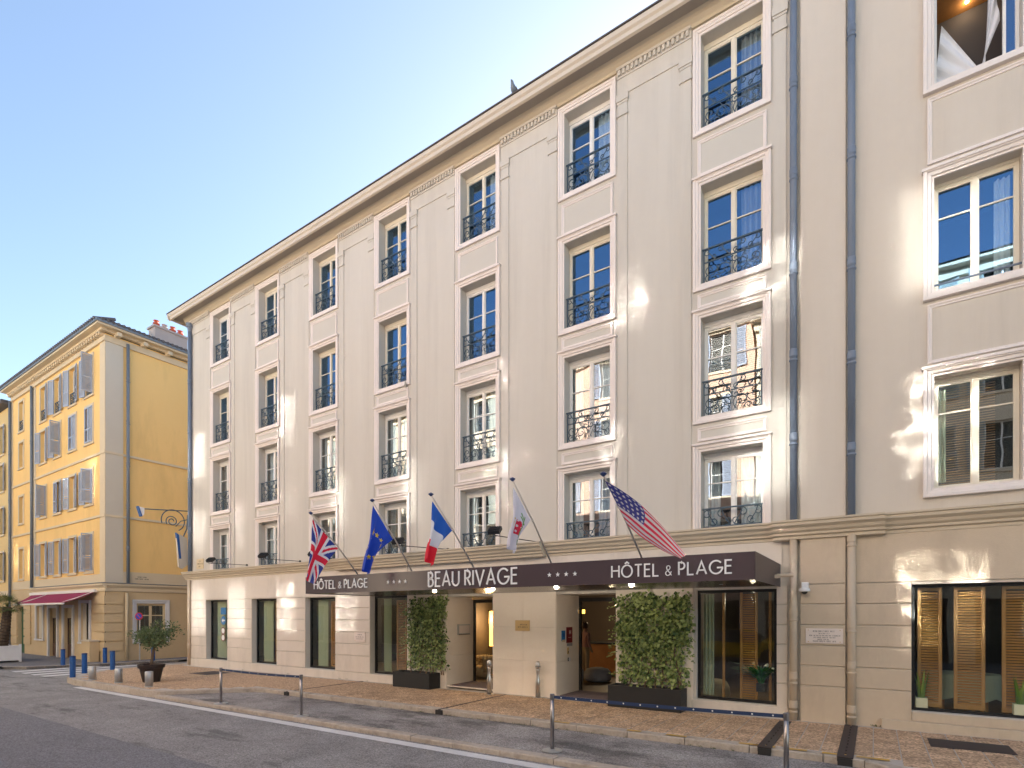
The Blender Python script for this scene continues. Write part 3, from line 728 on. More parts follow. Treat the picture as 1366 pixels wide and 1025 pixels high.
for i, (a, b, z0, z1) in enumerate(RW):
    win = empty('window', ((a+b)/2-1.5, 0, 0), wing); hw = (b-a)/2
    mb = MB(); mb.ringframe(-hw,hw,z0,z1,[(d,y-YF) for d, y in SUR2]); mb.box(-hw-.02,hw+.02,-.12,-.02,z1-.03,z1+.015); mb.build('surround', 'trim', win)
    mb = MB(); mb.box(-hw+.15,hw-.15,-.03,.3,z0+.12,z0+.155); mb.build('sill', 'trim', win)
    if i == 0:
        mb = MB(); mb.ring(-hw+.155,hw-.155,z0+.155,z1-.15,.05,.20,.26); mb.box(hw-.36,hw-.32,.19,.25,z0+.2,z1-.2); mb.build('frame', 'frame_white', win)
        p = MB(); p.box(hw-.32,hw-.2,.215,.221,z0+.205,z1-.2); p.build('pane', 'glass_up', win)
        # tied-back curtains: two swags meeting low
        gx, gz = .10, z0+.24
        for xa, zt, zl, xt in ((-hw+.17, z0+1.42, z0+.28, .14), (hw-.37, z0+2.35, z0+1.05, -.16)):
            mb = MB(); N, K = 16, 30
            def P(t, u):
                a = Vector((xa+xt*(1-u)*.8, 0, zt+(zl-zt)*u)); b = Vector((gx+(.03 if xt > 0 else .05)*(1-2*u), 0, gz+.03*(1-u)))
                p = a.lerp(b, t); sag = -(.10 if xt > 0 else -.03)*math.sin(math.pi*t)*u
                return (p.x, .36+.030*math.sin(u*6*math.pi)*(1-.75*t), p.z+sag)
            for q in range(N):
                for k in range(K): mb.quad(P(q/N,k/K),P((q+1)/N,k/K),P((q+1)/N,(k+1)/K),P(q/N,(k+1)/K))
            mb.build('curtain', 'curtain_white', win, smooth=True)
        mb = MB(); mb.box(-hw-.6,hw+.6,.28,.90,12.85,12.92); mb.build('wood_ceiling', 'wood', win); mb = MB(); mb.box(-hw-.6,hw+.6,.86,.90,z0-.1,12.85); mb.build('back_wall', 'room_grey', win)
        mb = MB(); mb.lathe([(.025,0),(.025,.018)],(-.05,.67,12.832),10); mb.build('spotlight', 'spot_glow', win)
    else:
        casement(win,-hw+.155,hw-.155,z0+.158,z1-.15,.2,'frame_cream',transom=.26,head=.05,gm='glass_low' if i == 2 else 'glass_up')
        if i == 2:
            blind(win,-hw+.24,.28,z0+.25,z1-.3,.36,'wood'); curtain(win,-hw+.2,-hw+.34,z0+.3,z1-.3,.33,'curtain_green',2)
        else:
            curtain(win,hw-.45,hw-.24,z0+.2,z1-.3,.36,'curtain_white',3)
        if i == 1:
            mb = MB(); mb.tube([(-hw+.15,.06,z0+.28),(hw-.15,.06,z0+.28)],.018,8); mb.build('guard_rail', 'pipe_blue', win)
for za, zb in ((9.75,10.88),(6.35,7.36),(13.3,14.4)):
    mb = MB(); a, b = .77, 2.07; Y = YF-.02
    mb.ringframe(a,b,za,zb,[(0,Y),(0,Y-.035),(.02,Y-.035),(.035,Y-.018),(.06,Y-.018),(.065,Y-.004),(.066,Y)]); wp(mb.build('spandrel_panel', 'trim'))
# wide shop window of the wing
win = empty('shop_window', (.55-1.5, 0, 0), wing)
mb = MB(); mb.ring(0,2.4,.401,2.599,.05,.12,.19); mb.build('frame', 'black_frame', win)
p = MB(); p.box(.05,2.35,.15,.156,.451,2.549); p.build('pane', 'glass_shop', win)
slat = None
for q, (xa, xb) in enumerate(((.10,.44),(.60,1.01),(1.22,1.62),(1.85,2.25))):
    sp = empty('louvre_shutter', (xa, .27, .46), win); w_ = xb-xa
    mb = MB(); mb.ring(0,w_,0,2.08,.05,-.018,.018,.08); mb.build('stile', 'wood', win, loc=(xa,.27,.46)); bpy.data.objects.remove(sp)
    k = 0; z = .10
    mbs = MB(); mbs.v = [(0,-.016,-.012),(1,-.016,-.012),(1,-.012,-.016),(0,-.012,-.016),(0,.012,.016),(1,.012,.016),(1,.016,.012),(0,.016,.012)]
    mbs.f = [(0,1,2,3),(3,2,6,7),(7,6,5,4),(4,5,1,0),(0,3,7,4),(1,5,6,2)]; mbs.m = [0]*6
    while z < 2.01:
        if slat is None: slat = mbs.build('slat', 'wood', win); o = slat
        else: o = inst(slat, None, win)
        o.location = (xa+.05, .27, .46+z); o.scale = (w_-.10,1,1); z += .046
# downpipes with collars
def downpipe(x, y, z0, z1, m, label, r_=.062, head=False, cols=()):
    e = tag(empty('downpipe', (x,y,z0)), label, 'drainpipe')
    mb = MB(); mb.lathe([(r_,0),(r_,z1-z0)],n=16); mb.build('pipe', m, e, smooth=False)
    for p in e.children[0].data.polygons: p.use_smooth = len(p.vertices) == 4
    for z in cols:
        mb = MB(); mb.lathe([(r_+.006,z-z0),(r_+.014,z-z0+.008),(r_+.014,z-z0+.03),(r_+.006,z-z0+.04)],n=16); mb.box(-.012,.012,0,.10,z-z0+.005,z-z0+.035); mb.build('collar', m, e)
        mb = MB(); mb.lathe([(r_+.004,z-z0+.09),(r_+.008,z-z0+.10),(r_+.008,z-z0+.22),(r_+.002,z-z0+.23)],n=16); mb.build('socket', m, e)
    if head:
        mb = MB(); mb.lathe([(r_,z1-z0-.05),(.10,z1-z0+.10),(.13,z1-z0+.12),(.13,z1-z0+.2),(.15,z1-z0+.22),(.15,z1-z0+.28)],n=16); mb.build('hopper', m, e)
    return e
downpipe(-1.27,YF-.10,3.86,19.9,'pipe_blue','left of the two tall blue-grey drainpipes beside the right window column',cols=(5.3,6.9,8.55,10.35,12.1,14.0))
downpipe(-.33,YF-.12,3.88,19.9,'pipe_blue','right of the two tall blue-grey drainpipes, nearest the right edge windows',cols=(4.95,6.6,8.3,10.3,12.5,14.5))
downpipe(-1.27,YF-.09,.06,3.52,'pipe_beige','beige lower drainpipe beside the end of the canopy',.066,cols=(.75,1.95,.2))
downpipe(-.33,YF-.11,.07,3.55,'pipe_beige','beige lower drainpipe to the right of the white marble plaque',.066,cols=(.2,1.0,1.75,3.3))
downpipe(-24.18,YF-.09,3.86,14.1,'pipe_blue','blue-grey drainpipe with hopper at the far left corner of the hotel',.075,True,cols=(5.5,7.6,9.7,11.8))
downpipe(-24.25,YF-.08,-.1,3.5,'pipe_beige','beige drainpipe at the foot of the hotel left corner',.066,cols=(.6,2.4))

# ================================================================== CANOPY
CY0, CZ0, CZ1, CX0, CX1 = 8.96, 2.61, 3.045, -12.55, -1.50
can = tag(empty('entrance_canopy', ((CX0+CX1)/2, YF, CZ0)), 'long dark brown entrance canopy with white hotel lettering', 'canopy')
def cp(o): o.parent = can; o.location = Vector(o.location) - Vector(can.location); return o
mb = MB(); mb.box(CX0,CX1-.02,CY0,CY0+.02,CZ0,CZ1); cp(mb.build('fascia', 'fascia'))
mb = MB(); mb.box(CX1-.02,CX1,CY0,YF-.03,CZ0,CZ1); cp(mb.build('end_panel', 'fascia_end')); mb = MB(); mb.box(CX0,CX0+.02,CY0+.02,YF-.03,CZ0,CZ1); cp(mb.build('end_panel', 'fascia_end'))
mb = MB(); mb.box(CX0+.02,CX1-.02,CY0+.02,YF-.03,CZ1-.06,CZ1-.02); cp(mb.build('top', 'zinc'))
x = CX0+.02
while x < CX1-.1:
    b = min(x+1.838, CX1-.02); mb = MB(); mb.box(x+.003,b-.003,CY0+.02,YF-.04,CZ0+.012,CZ0+.03); cp(mb.build('soffit_panel', 'canopy_soffit')); x += 1.838
for x in (-11.5,-9.2,-7.4,-5.7,-4.0,-2.3):
    mb = MB(); mb.lathe([(.035,.004),(.035,.02)],(x,10.3,CZ0+.0),12); cp(mb.build('downlight', 'downlight_glow' if -10 < x < -3.5 else 'flood_glass'))
mb = MB(); mb.box(-1.5,-1.42,10.9,11.0,2.74,2.80); mb.tube([(-1.62,11.2,2.80),(-1.22,11.2,2.80)],.035,10); cp(mb.build('rod', 'pipe_beige'))

# lettering: uniform-stroke capitals
def arcp(cx, cy, rx, ry, a0, a1, n=18): return [(cx+rx*math.cos(R(a0+(a1-a0)*i/n)), cy+ry*math.sin(R(a0+(a1-a0)*i/n))) for i in range(n+1)]
GL = {
 'H': (.66, [[(0,0),(0,1)],[(.66,0),(.66,1)],[(0,.56),(.66,.56)]]),
 'O': (.92, [arcp(.46,.5,.46,.5,0,360,32)]),
 'Ô': (.92, [arcp(.46,.5,.46,.5,0,360,32),[(.28,1.13),(.46,1.26),(.64,1.13)]]),
 'T': (.60, [[(.30,0),(.30,1)],[(0,1),(.60,1)]]),
 'E': (.46, [[(.46,0),(0,0),(0,1),(.46,1)],[(0,.56),(.42,.56)]]),
 'L': (.44, [[(0,1),(0,0),(.44,0)]]),
 'P': (.46, [[(0,0),(0,1),(.20,1)]+arcp(.20,.73,.26,.27,90,-90,14)+[(0,.46)]]),
 'A': (.74, [[(0,0),(.37,1),(.74,0)],[(.12,.32),(.62,.32)]]),
 'G': (.92, [arcp(.48,.5,.48,.5,42,350,30)+[(.95,.46),(.56,.46)]]),
 'B': (.48, [[(0,0),(0,1),(.20,1)]+arcp(.20,.78,.22,.22,90,-90,12)+[(0,.56)],[(.20,.56)]+arcp(.20,.28,.28,.28,90,-90,14)+[(0,0)]]),
 'U': (.62, [[(0,1),(0,.31)]+arcp(.31,.31,.31,.31,180,360,16)+[(.62,1)]]),
 'R': (.50, [[(0,0),(0,1),(.20,1)]+arcp(.20,.74,.26,.26,90,-90,14)+[(0,.48)],[(.20,.48),(.50,0)]]),
 'I': (.0, [[(0,0),(0,1)]]),
 'V': (.74, [[(0,1),(.37,0),(.74,1)]]),
 '&': (.62, [[(.62,0),(.14,.66)]+arcp(.30,.80,.18,.18,200,-20,14)+[(.40,.62),(.12,.42)]+arcp(.24,.22,.22,.22,120,300,12)+[(.5,.12),(.60,.42)]]),
}
def ribbon(mb, pts, wd, ox, oz, sx, sz, y0, y1):
    P = [Vector((ox+p[0]*sx, oz+p[1]*sz)) for p in pts]; n = len(P); closed = (P[0]-P[-1]).length < 1e-6
    if closed: P = P[:-1]; n -= 1
    Lf, Rt = [], []
    for i in range(n):
        d0 = (P[i]-P[i-1]) if (i > 0 or closed) else (P[1]-P[0]); d1 = (P[(i+1)%n]-P[i]) if (i < n-1 or closed) else (P[-1]-P[-2])
        d0 = d0.normalized(); d1 = d1.normalized(); nn = Vector((-d0.y-d1.y, d0.x+d1.x))
        if nn.length < 1e-6: nn = Vector((-d0.y,d0.x))
        nn.normalize(); k = 1/max(.45, nn.dot(Vector((-d0.y,d0.x)))); e = Vector((0,0))
        Lf.append(P[i]+nn*wd/2*k); Rt.append(P[i]-nn*wd/2*k)
    for i in range(n if closed else n-1):
        j = (i+1) % n; a, b, c, d = Lf[i], Lf[j], Rt[j], Rt[i]
        q = [(a.x,y0,a.y),(b.x,y0,b.y),(c.x,y0,c.y),(d.x,y0,d.y)]; q2 = [(x_,y1,z_) for x_, _, z_ in q]
        mb.quad(*q); mb.quad(q[0],q[1],q2[1],q2[0]); mb.quad(q[2],q[3],q2[3],q2[2])
        if not closed and i == 0: mb.quad(q[3],q[0],q2[0],q2[3])
        if not closed and i == n-2: mb.quad(q[1],q[2],q2[2],q2[1])
def lettering(text, x0, x1, zb, h, stroke, sp=.26):
    tw = 0
    for i, ch in enumerate(text):
        tw += (.34 if ch == ' ' else GL[ch][0]*(.8 if ch == '&' else 1)+sp)
    tw -= sp; sx = (x1-x0)/(tw); x = x0
    for ch in text:
        if ch == ' ': x += .34*sx; continue
        mb = MB(); amp = ch == '&'; k = .8 if amp else 1
        for st in GL[ch][1]: ribbon(mb, st, stroke*(.5 if amp else 1), x, zb, sx*k, h*k, CY0-.02, CY0-.001)
        cp(mb.build('letter', 'white_letter')); x += (GL[ch][0]*k+sp)*sx
lettering('HÔTEL & PLAGE', -12.17, -10.15, 2.725, .205, .024)
lettering('BEAU RIVAGE', -8.17, -5.84, 2.685, .305, .034)
lettering('HÔTEL & PLAGE', -3.84, -1.84, 2.725, .205, .024)
for xs in ((-9.44,-8.88),(-5.11,-4.57)):
    for i in range(4):
        x = xs[0]+(xs[1]-xs[0])*i/3; mb = MB()
        pts = [(x+(.046 if k % 2 == 0 else .019)*math.sin(k*math.pi/5), 2.822+(.046 if k % 2 == 0 else .019)*math.cos(k*math.pi/5)) for k in range(10)]
        mb.prism(pts,'y',CY0-.012,CY0-.001); cp(mb.build('star', 'white_letter'))

# ================================================================== FLAGS
colattr('flag_cloth', .7)
RED, WHT, BLU = (.72,.015,.05), (.78,.78,.82), (.025,.045,.28)
def seg_d(u, v, a, b):
    ax, ay = a; bx, by = b; t = max(0,min(1,((u-ax)*(bx-ax)+(v-ay)*(by-ay))/((bx-ax)**2+(by-ay)**2))); return math.hypot(u-ax-t*(bx-ax), v-ay-t*(by-ay))
def star_in(u, v, cx, cy, r_):
    dx, dy = u-cx, v-cy; rr = math.hypot(dx,dy)
    if rr > r_: return False
    a = (math.atan2(dx,-dy) % (2*math.pi/5))-math.pi/5
    return rr*math.cos(a) < 1e9 and rr < r_*.382/math.cos(math.pi/5-abs(a))*.81/ (.382*.81) * .382/ max(.2, math.cos(0)) * (1 if False else 1) or rr < r_*(.40+.60*max(0,(abs(a)/(math.pi/5)))**2.2)
def uk(s, t):      # s across hoist (0 top), t along fly; aspect 1.5
    u, v = t*1.5, s
    if abs(v-.5) < .10 or abs(u-.75) < .10: return RED
    if abs(v-.5) < .165 or abs(u-.75) < .165: return WHT
    d = min(seg_d(u,v,(0,0),(1.5,1)), seg_d(u,v,(1.5,0),(0,1)))
    return RED if d < .035 else (WHT if d < .10 else BLU)
def eu(s, t):
    u, v = t*1.5, s
    for k in range(12):
        a = k*math.pi/6
        if star_in(u,v,.75+.34*math.cos(a),.5+.34*math.sin(a),.085): return (.75,.55,.02)
    return (.012,.065,.52)
def fr(s, t): return (.012,.11,.52) if t < 1/3 else (WHT if t < 2/3 else (.74,.015,.04))
def us(s, t):
    k = int(s*13)
    if t < .42 and k < 7:
        u = t/.42*6 % 1; v = s*13/7*5 % 1
        return (.70,.70,.75) if math.hypot(u-.5,(v-.5)) < .24 else (.055,.065,.32)
    return (.76,.025,.09) if k % 2 == 0 else (.76,.74,.78)
def crest(s, t):
    u, v = t*1.5, s
    if abs(v-(.70+.04*math.sin(u*5))) < .028 and .22 < u < 1.15: return (.10,.24,.05)
    if any(seg_d(u,v,(a,.70),(a-.14,.88)) < .028 for a in (.50,.62,.74)) or any(seg_d(u,v,(a,.70),(a-.10,.58)) < .024 for a in (.36,.46)): return (.12,.28,.06)
    if .50 < u < .98 and .48 < v < .66 and math.sin(u*34)+math.sin(v*45) > -1.2: return (.62,.01,.05)
    if .50 < u < .95 and .28 < v < .45 and math.sin(u*30) > -.8: return (.66,.42,.02)
    if .84 < u < 1.10 and .74 < v < .97 and abs((u-.84)-(.97-v)) < .14: return (.62,.01,.05)
    if 1.12 < u < 1.30 and .62 < v < .74: return (.10,.22,.05)
    return (.66,.64,.72)
def bez(p, q, r_, t): return p*(1-t)**2+q*2*t*(1-t)+r_*t*t
def flag(name, label, xb, tip, base, hoist, top, low, fn, folds, amp, kind='flag', N=(54,96)):
    """hoist=(P0,P1) on the pole; top=(ctrl,end) of upper edge, low=(ctrl,end) of the lower edge"""
    e = tag(empty('flag', (xb, base[0], base[1])), label, 'flag', 'flags over the canopy')
    O = Vector((xb, base[0], base[1])); tipv = Vector((xb, tip[0], tip[1]))-O
    mb = MB(); mb.tube([(0,0,-.10),tipv*.5,tipv],[.017,.015,.013],10); mb.build('pole', 'pole', e, smooth=True)
    mb = MB(); mb.lathe([(.012,-.02),(.035,0),(.055,.02),(.035,.035),(.01,.05)],tipv,12); mb.build('finial', 'finial', e)
    mb = MB(); c = tipv*.55; mb.lathe([(.02,-.02),(.02,.02)],c,8); mb.build('cleat', 'pole', e)
    V = []; F_ = []; C = []; ns, ntt = N
    h0, h1 = [Vector(p)-O for p in hoist]
    t1, t2 = [Vector(p)-O for p in top]; l1, l2 = [Vector(p)-O for p in low]
    for i in range(ns+1):
        s = i/ns
        for j in range(ntt+1):
            t = j/ntt
            p = bez(h0.lerp(h1,s), t1.lerp(l1,s), t2.lerp(l2,s), t)
            a = amp*min(1,t*2.2)
            ph = folds*2*math.pi*(s+.10*t)
            p = p+Vector((a*math.sin(ph), a*.35*math.cos(ph), 0)) + Vector((.03*math.sin(5*t+3*s)*t, 0, .012*math.sin(9*t+4*s)*t))
            V.append(p)
    for i in range(ns):
        for j in range(ntt):
            b = i*(ntt+1)+j; F_.append((b,b+1,b+ntt+2,b+ntt+1)); C.append(fn((i+.5)/ns,(j+.5)/ntt))
    me = bpy.data.meshes.new('cloth'); me.from_pydata(V,[],F_); me.materials.append(MATS['flag_cloth'])
    ca = me.color_attributes.new('Col','FLOAT_COLOR','CORNER'); data = []
    for c in C: data += [*c,1]*4
    ca.data.foreach_set('color', data); me.polygons.foreach_set('use_smooth',[True]*len(F_)); me.update()
    o = bpy.data.objects.new('cloth', me); COL.objects.link(o); o.parent = e
    return e
def hang(xb, p0, p1, t_end, l_mid, l_end, dx=0.):
    return dict(hoist=((xb,*p0),(xb,*p1)), top=((xb+dx*.5,(p0[0]+t_end[0])/2-.02,(p0[1]+t_end[1])/2),(xb+dx,*t_end)), low=((xb-dx*.3,*l_mid),(xb+dx,*l_end)))
flag('uk','British red, white and blue flag, leftmost on the canopy',-10.57,(7.68,4.34),(9.11,3.06),fn=uk,folds=1.2,amp=.07,**hang(-10.57,(7.73,4.22),(8.43,3.63),(7.60,2.98),(8.05,3.30),(7.72,2.72),-.05))
flag('eu','deep blue flag with ring of yellow stars over the canopy',-8.76,(7.86,4.45),(9.11,3.06),fn=eu,folds=1.6,amp=.075,**hang(-8.76,(7.88,4.36),(8.45,3.71),(7.64,3.02),(8.00,3.40),(7.80,2.90),-.04))
flag('fr','blue, white and red tricolour flag above the canopy',-6.97,(7.70,4.33),(9.11,3.06),fn=fr,folds=1.5,amp=.07,**hang(-6.97,(7.74,4.22),(8.32,3.74),(7.58,3.15),(7.93,3.42),(7.75,2.98),-.03))
flag('crest','white flag with green, red and yellow plant emblem over the canopy',-5.11,(7.69,4.36),(9.11,3.06),fn=crest,folds=1.7,amp=.06,**hang(-5.11,(7.72,4.25),(8.28,3.77),(7.60,3.25),(7.98,3.42),(7.80,3.12),-.03))
flag('us','starred and striped red, white and blue flag blown to the right',-3.31,(7.40,4.13),(9.11,3.06),fn=us,folds=.9,amp=.05,
     hoist=((-3.31,7.46,4.06),(-3.31,8.35,3.52)), top=((-2.85,7.95,3.75),(-2.36,8.2,2.98)), low=((-2.85,8.3,3.12),(-2.42,8.22,2.92)))

# ================================================================== FLOODLIGHTS ON ARMS
def floodlight(x, y, z, xa, label, sz=1.):
    e = tag(empty('floodlight', (xa, YF-.05, z-.22)), label, 'floodlight', 'floodlights on the hotel cornice')
    mb = MB(); mb.tube([(0,0,0),(x-xa,y-YF+.05,.10)],.012,6); mb.build('arm', 'flood', e)
    mb = MB(); mb.lathe([(.035,-.03),(.035,.03)],(0,-.02,0),10); mb.build('bracket', 'flood', e)
    c = Vector((x-xa, y-YF+.05, .22))
    h = MB(); M = Matrix.Rotation(R(12),4,'Z') @ Matrix.Rotation(R(-52),4,'X')
    q = MB(); q.box(-.15*sz,.15*sz,-.045,.045,-.11*sz,.11*sz)
    for k in range(6): q.box(-.13*sz+k*.046*sz,-.115*sz+k*.046*sz,-.07,-.045,-.09*sz,.09*sz)
    q.v = [tuple(c+(M @ Vector(p))) for p in q.v]; q.build('housing', 'flood', e)
    q = MB(); q.box(-.13*sz,.13*sz,.046,.050,-.09*sz,.09*sz); q.v = [tuple(c+(M @ Vector(p))) for p in q.v]; q.build('lens', 'flood_glass', e)
    q = MB(); q.tube([(c.x-.14,c.y,c.z-.02),(c.x-.14,c.y,c.z-.14),(c.x+.14,c.y,c.z-.14),(c.x+.14,c.y,c.z-.02)],.009,5); q.build('yoke', 'flood', e)
floodlight(-21.3,11.0,4.15,-19.9,'black floodlight on an arm in front of the leftmost low window')
floodlight(-17.8,11.0,4.12,-16.6,'black floodlight on an arm before the second lowest window from the left')
floodlight(-15.0,11.0,4.02,-14.0,'black floodlight half hidden behind the British flag')
floodlight(-11.0,10.8,4.10,-9.9,'black floodlight between the starred blue flag and the tricolour')
floodlight(-7.55,10.6,4.08,-6.9,'black floodlight on the cornice left of the white emblem flag')

# ================================================================== SMALL FITTINGS ON THE HOTEL
e = tag(empty('security_camera', (-1.07,YF-.12,2.55)), 'white dome security camera on the wall above the marble plaque', 'camera')
mb = MB(); mb.box(-.06,.06,-.03,.0,-.02,.13); mb.box(-.045,.045,-.12,-.03,.02,.10); mb.build('mount', 'cam_white', e, bevel=.008)
mb = MB(); mb.lathe([(.04,.0),(.085,-.02),(.095,-.06),(.09,-.075),(.06,-.08)],(0,-.10,.03),16); mb.build('housing', 'cam_white', e, smooth=False)
mb = MB(); mb.lathe([(.055,-.08),(.045,-.11),(.02,-.13)],(0,-.10,.03),14); mb.build('dome', 'black_frame', e)
def scribble(mb, x0, x1, z, h, y, frac=1., words=5):
    """a line of small unreadable carved capitals"""
    x = x0
    while x < x0+(x1-x0)*frac:
        for k in range(rnd.randint(2,6)):
            w_ = h*.55
            t = rnd.randint(0,3)
            mb.quad((x,y,z),(x+h*.14,y,z),(x+h*.14,y,z+h),(x,y,z+h))
            if t != 1: mb.quad((x+w_*.7,y,z),(x+w_*.7+h*.14,y,z),(x+w_*.7+h*.14,y,z+h),(x+w_*.7,y,z+h))
            if t != 0: mb.quad((x+h*.14,y,z+h*.8),(x+w_*.7,y,z+h*.8),(x+w_*.7,y,z+h*.95),(x+h*.14,y,z+h*.95))
            if t == 2: mb.quad((x+h*.14,y,z+h*.4),(x+w_*.7,y,z+h*.4),(x+w_*.7,y,z+h*.53),(x+h*.14,y,z+h*.53))
            x += w_+h*.12
            if x > x1: break
        x += h*.5
def plaque(x, y, z, w_, h, m, label, lines, name='plaque', ink='ink', bolts=True):
    e = tag(empty(name, (x,y,z)), label, 'plaque'); mb = MB(); mb.box(-w_/2,w_/2,-.02,0,-h/2,h/2); mb.build('plate', m, e, bevel=.003)
    mb = MB(); mb.cur = 0
    for (zz, hh, a, b) in lines: scribble(mb, -w_/2+a*w_, -w_/2+b*w_, -h/2+zz*h, hh*h, -.0215)
    mb.build('inscription', ink, e)
    if bolts:
        for sx in (-1,1):
            for sz in (-1,1):
                mb = MB(); mb.lathe([(.010,0),(.010,.008)],n=8); mb.build('bolt', 'brass', e, (sx*(w_/2-.045),-.02,sz*(h/2-.03)),rot=(R(90),0,0))
plaque(-.76,YF-.118,1.675,.60,.275,'marble_plaque','white marble plaque with carved text beside the right beige drainpipe',[(.76,.10,.2,.8),(.62,.08,.36,.66),(.48,.08,.1,.92),(.35,.08,.22,.8),(.22,.08,.32,.64),(.09,.10,.2,.8)])
plaque(-13.56,YF-.030,1.34,.52,.30,'marble_plaque','small white plaque on the rusticated pier left of the ivy',[(.68,.10,.3,.7),(.45,.09,.15,.85),(.25,.09,.2,.8)])
plaque(-7.44,YF-.036,1.78,.43,.27,'brass','brass nameplate on the stone pier between the two doors',[(.52,.14,.34,.82),(.28,.14,.2,.86)],bolts=False)
plaque(-23.48,YF-.001,4.16,.55,.42,'beige_slab','small cream street name plate on the hotel left corner',[(.68,.14,.35,.65),(.42,.16,.15,.85),(.16,.14,.3,.7)],bolts=False)
# signs on the right entrance reveal (facing +x)
def reveal_sign(x, y, z, w_, h, m, label, cat, name, extra=None):
    e = tag(empty(name, (x,y,z)), label, cat); mb = MB(); mb.box(0,.012,-w_/2,w_/2,-h/2,h/2); mb.build('plate', m, e, bevel=.002)
    if extra: extra(e)
RX = -6.468
def red_extra(e):
    mb = MB(); mb.box(.012,.016,-.15,.15,-.28,-.21); mb.build('caption', 'flood_glass', e)
    mb = MB()
    for (a, b, c, d) in ((-.02,.0,.02,.12),(.05,.07,.02,.12),(.0,.05,.06,.08)): mb.box(.0125,.016,a,b,c,d)
    for k in range(4): mb.box(.0125,.016,-.06+k*.04,-.045+k*.04,-.07,-.055)
    mb.build('symbol', 'marble_plaque', e)
reveal_sign(RX,12.35,1.54,.32,.40,'red_sign','dark red classification sign inside the right entrance','sign','hotel_sign',red_extra)
def blue_extra(e):
    mb = MB(); mb.box(.0125,.015,-.08,.08,-.15,-.10); mb.build('caption', 'beige_slab', e)
    mb = MB(); mb.box(.0125,.015,-.05,.05,-.03,.06); mb.build('symbol', 'bollard_blue', e)
reveal_sign(RX,12.03,1.53,.19,.26,'blue_sign','small light blue sign beside the dark red sign','sign','information_sign',blue_extra)
def ic_extra(e):
    mb = MB(); mb.box(.0125,.018,-.02,.02,-.05,-.01); mb.build('button', 'black_frame', e)
reveal_sign(RX,12.28,1.14,.09,.17,'brass','brass intercom plate below the dark red sign','intercom','intercom',ic_extra)
def cr_extra(e):
    mb = MB(); mb.lathe([(.055,0),(.05,.006),(.035,.006),(.035,0)],n=14); mb.v = [(p[2]+.012,p[0]+.06,p[1]) for p in mb.v]; mb.build('badge', 'cam_white', e)
reveal_sign(RX,12.30,.92,.06,.09,'black_frame','tiny black card reader with white badge on entrance wall','card reader','card_reader',cr_extra)
e = tag(empty('menu_case', (-9.988,12.42,1.62)), 'small framed menu case on the wall of the left entrance', 'menu case')
mb = MB(); mb.box(0,.05,-.27,.27,-.15,.15); mb.build('case', 'galv', e, bevel=.004); mb = MB(); mb.box(.051,.054,-.24,.24,-.11,.12); mb.build('sheet', 'marble_plaque', e); mb = MB(); mb.box(.055,.06,-.26,.26,-.15,-.135); mb.build('tray', 'black_frame', e)
# door mats
for (a, b), lab in zip(ENT, ('purple grey doormat in the left entrance','purple grey doormat in the right entrance beside the ivy planter')):
    mb = MB(); mb.box(a+.08,b-.06,YF+.06,YF+1.12,.064,.078); o = mb.build('doormat', 'doormat'); tag(o, lab, 'doormat')
    o.name = 'doormat'
# hook on the wall
mb = MB(); mb.tube([(-11.55,YF,8.83),(-11.55,YF-.07,8.83),(-11.52,YF-.10,8.86),(-11.5,YF-.10,8.95)],.03,6); tag(mb.build('wall_hook','plaster'),'small beige wall fitting between the fourth and fifth window columns','wall fitting')

# hanging sign and lamp on scroll bracket at the left corner
e = tag(empty('hanging_sign', (-24.5,YF,5.9)), 'wrought iron scroll bracket with hanging blue and white sign at hotel corner', 'sign')
def yz(pts): return [(0,a-YF,b-5.9) for a, b in pts]
mb = MB(); mb.tube(yz([(11.68,6.47),(9.95,6.30)]),.022,6)
def sp2(c, r0, r1, a0, tn, n=26): return [(c[0]+(r0+(r1-r0)*i/n)*math.cos(a0+tn*2*math.pi*i/n), c[1]+(r0+(r1-r0)*i/n)*math.sin(a0+tn*2*math.pi*i/n)) for i in range(n+1)]
mb.tube(yz(sp2((11.05,5.95),.07,.24,0,1.6)),.020,6); mb.tube(yz(sp2((11.10,5.98),.44,.46,R(-60),.72)),.022,6)
mb.tube(yz([(11.68,6.3),(11.64,5.7),(11.5,5.35),(11.45,5.2)]),.024,6); mb.tube(yz(sp2((11.45,5.05),.03,.13,R(90),-1.5)),.016,6); mb.tube(yz([(11.2,5.75),(11.4,6.0),(11.66,6.1)]),.018,6)
mb.build('bracket', 'iron', e)
mb = MB(); mb.prism([(a-YF,b-5.9) for a, b in ((11.20,5.48),(11.62,5.3),(11.69,4.2),(11.45,3.98),(11.30,4.05))],'x',-.05,.05); mb.build('sign_board', 'corner_grey', e)
mb = MB(); mb.prism([(a-YF,b-5.9) for a, b in ((11.19,5.49),(11.31,5.40),(11.40,4.40),(11.31,4.40))],'x',-.053,.053); mb.build('sign_stripe', 'bollard_blue', e)
mb = MB(); mb.prism([(a-YF,b-5.9) for a, b in ((9.78,6.36),(9.98,6.32),(9.97,6.08),(9.90,5.98))],'x',-.10,.10); mb.build('lamp_hood', 'cam_white', e)
mb = MB(); mb.prism([(a-YF,b-5.9) for a, b in ((9.75,6.37),(9.79,6.36),(9.91,5.98),(9.87,5.98))],'x',-.105,.105); mb.build('lamp_face', 'bollard_blue', e)

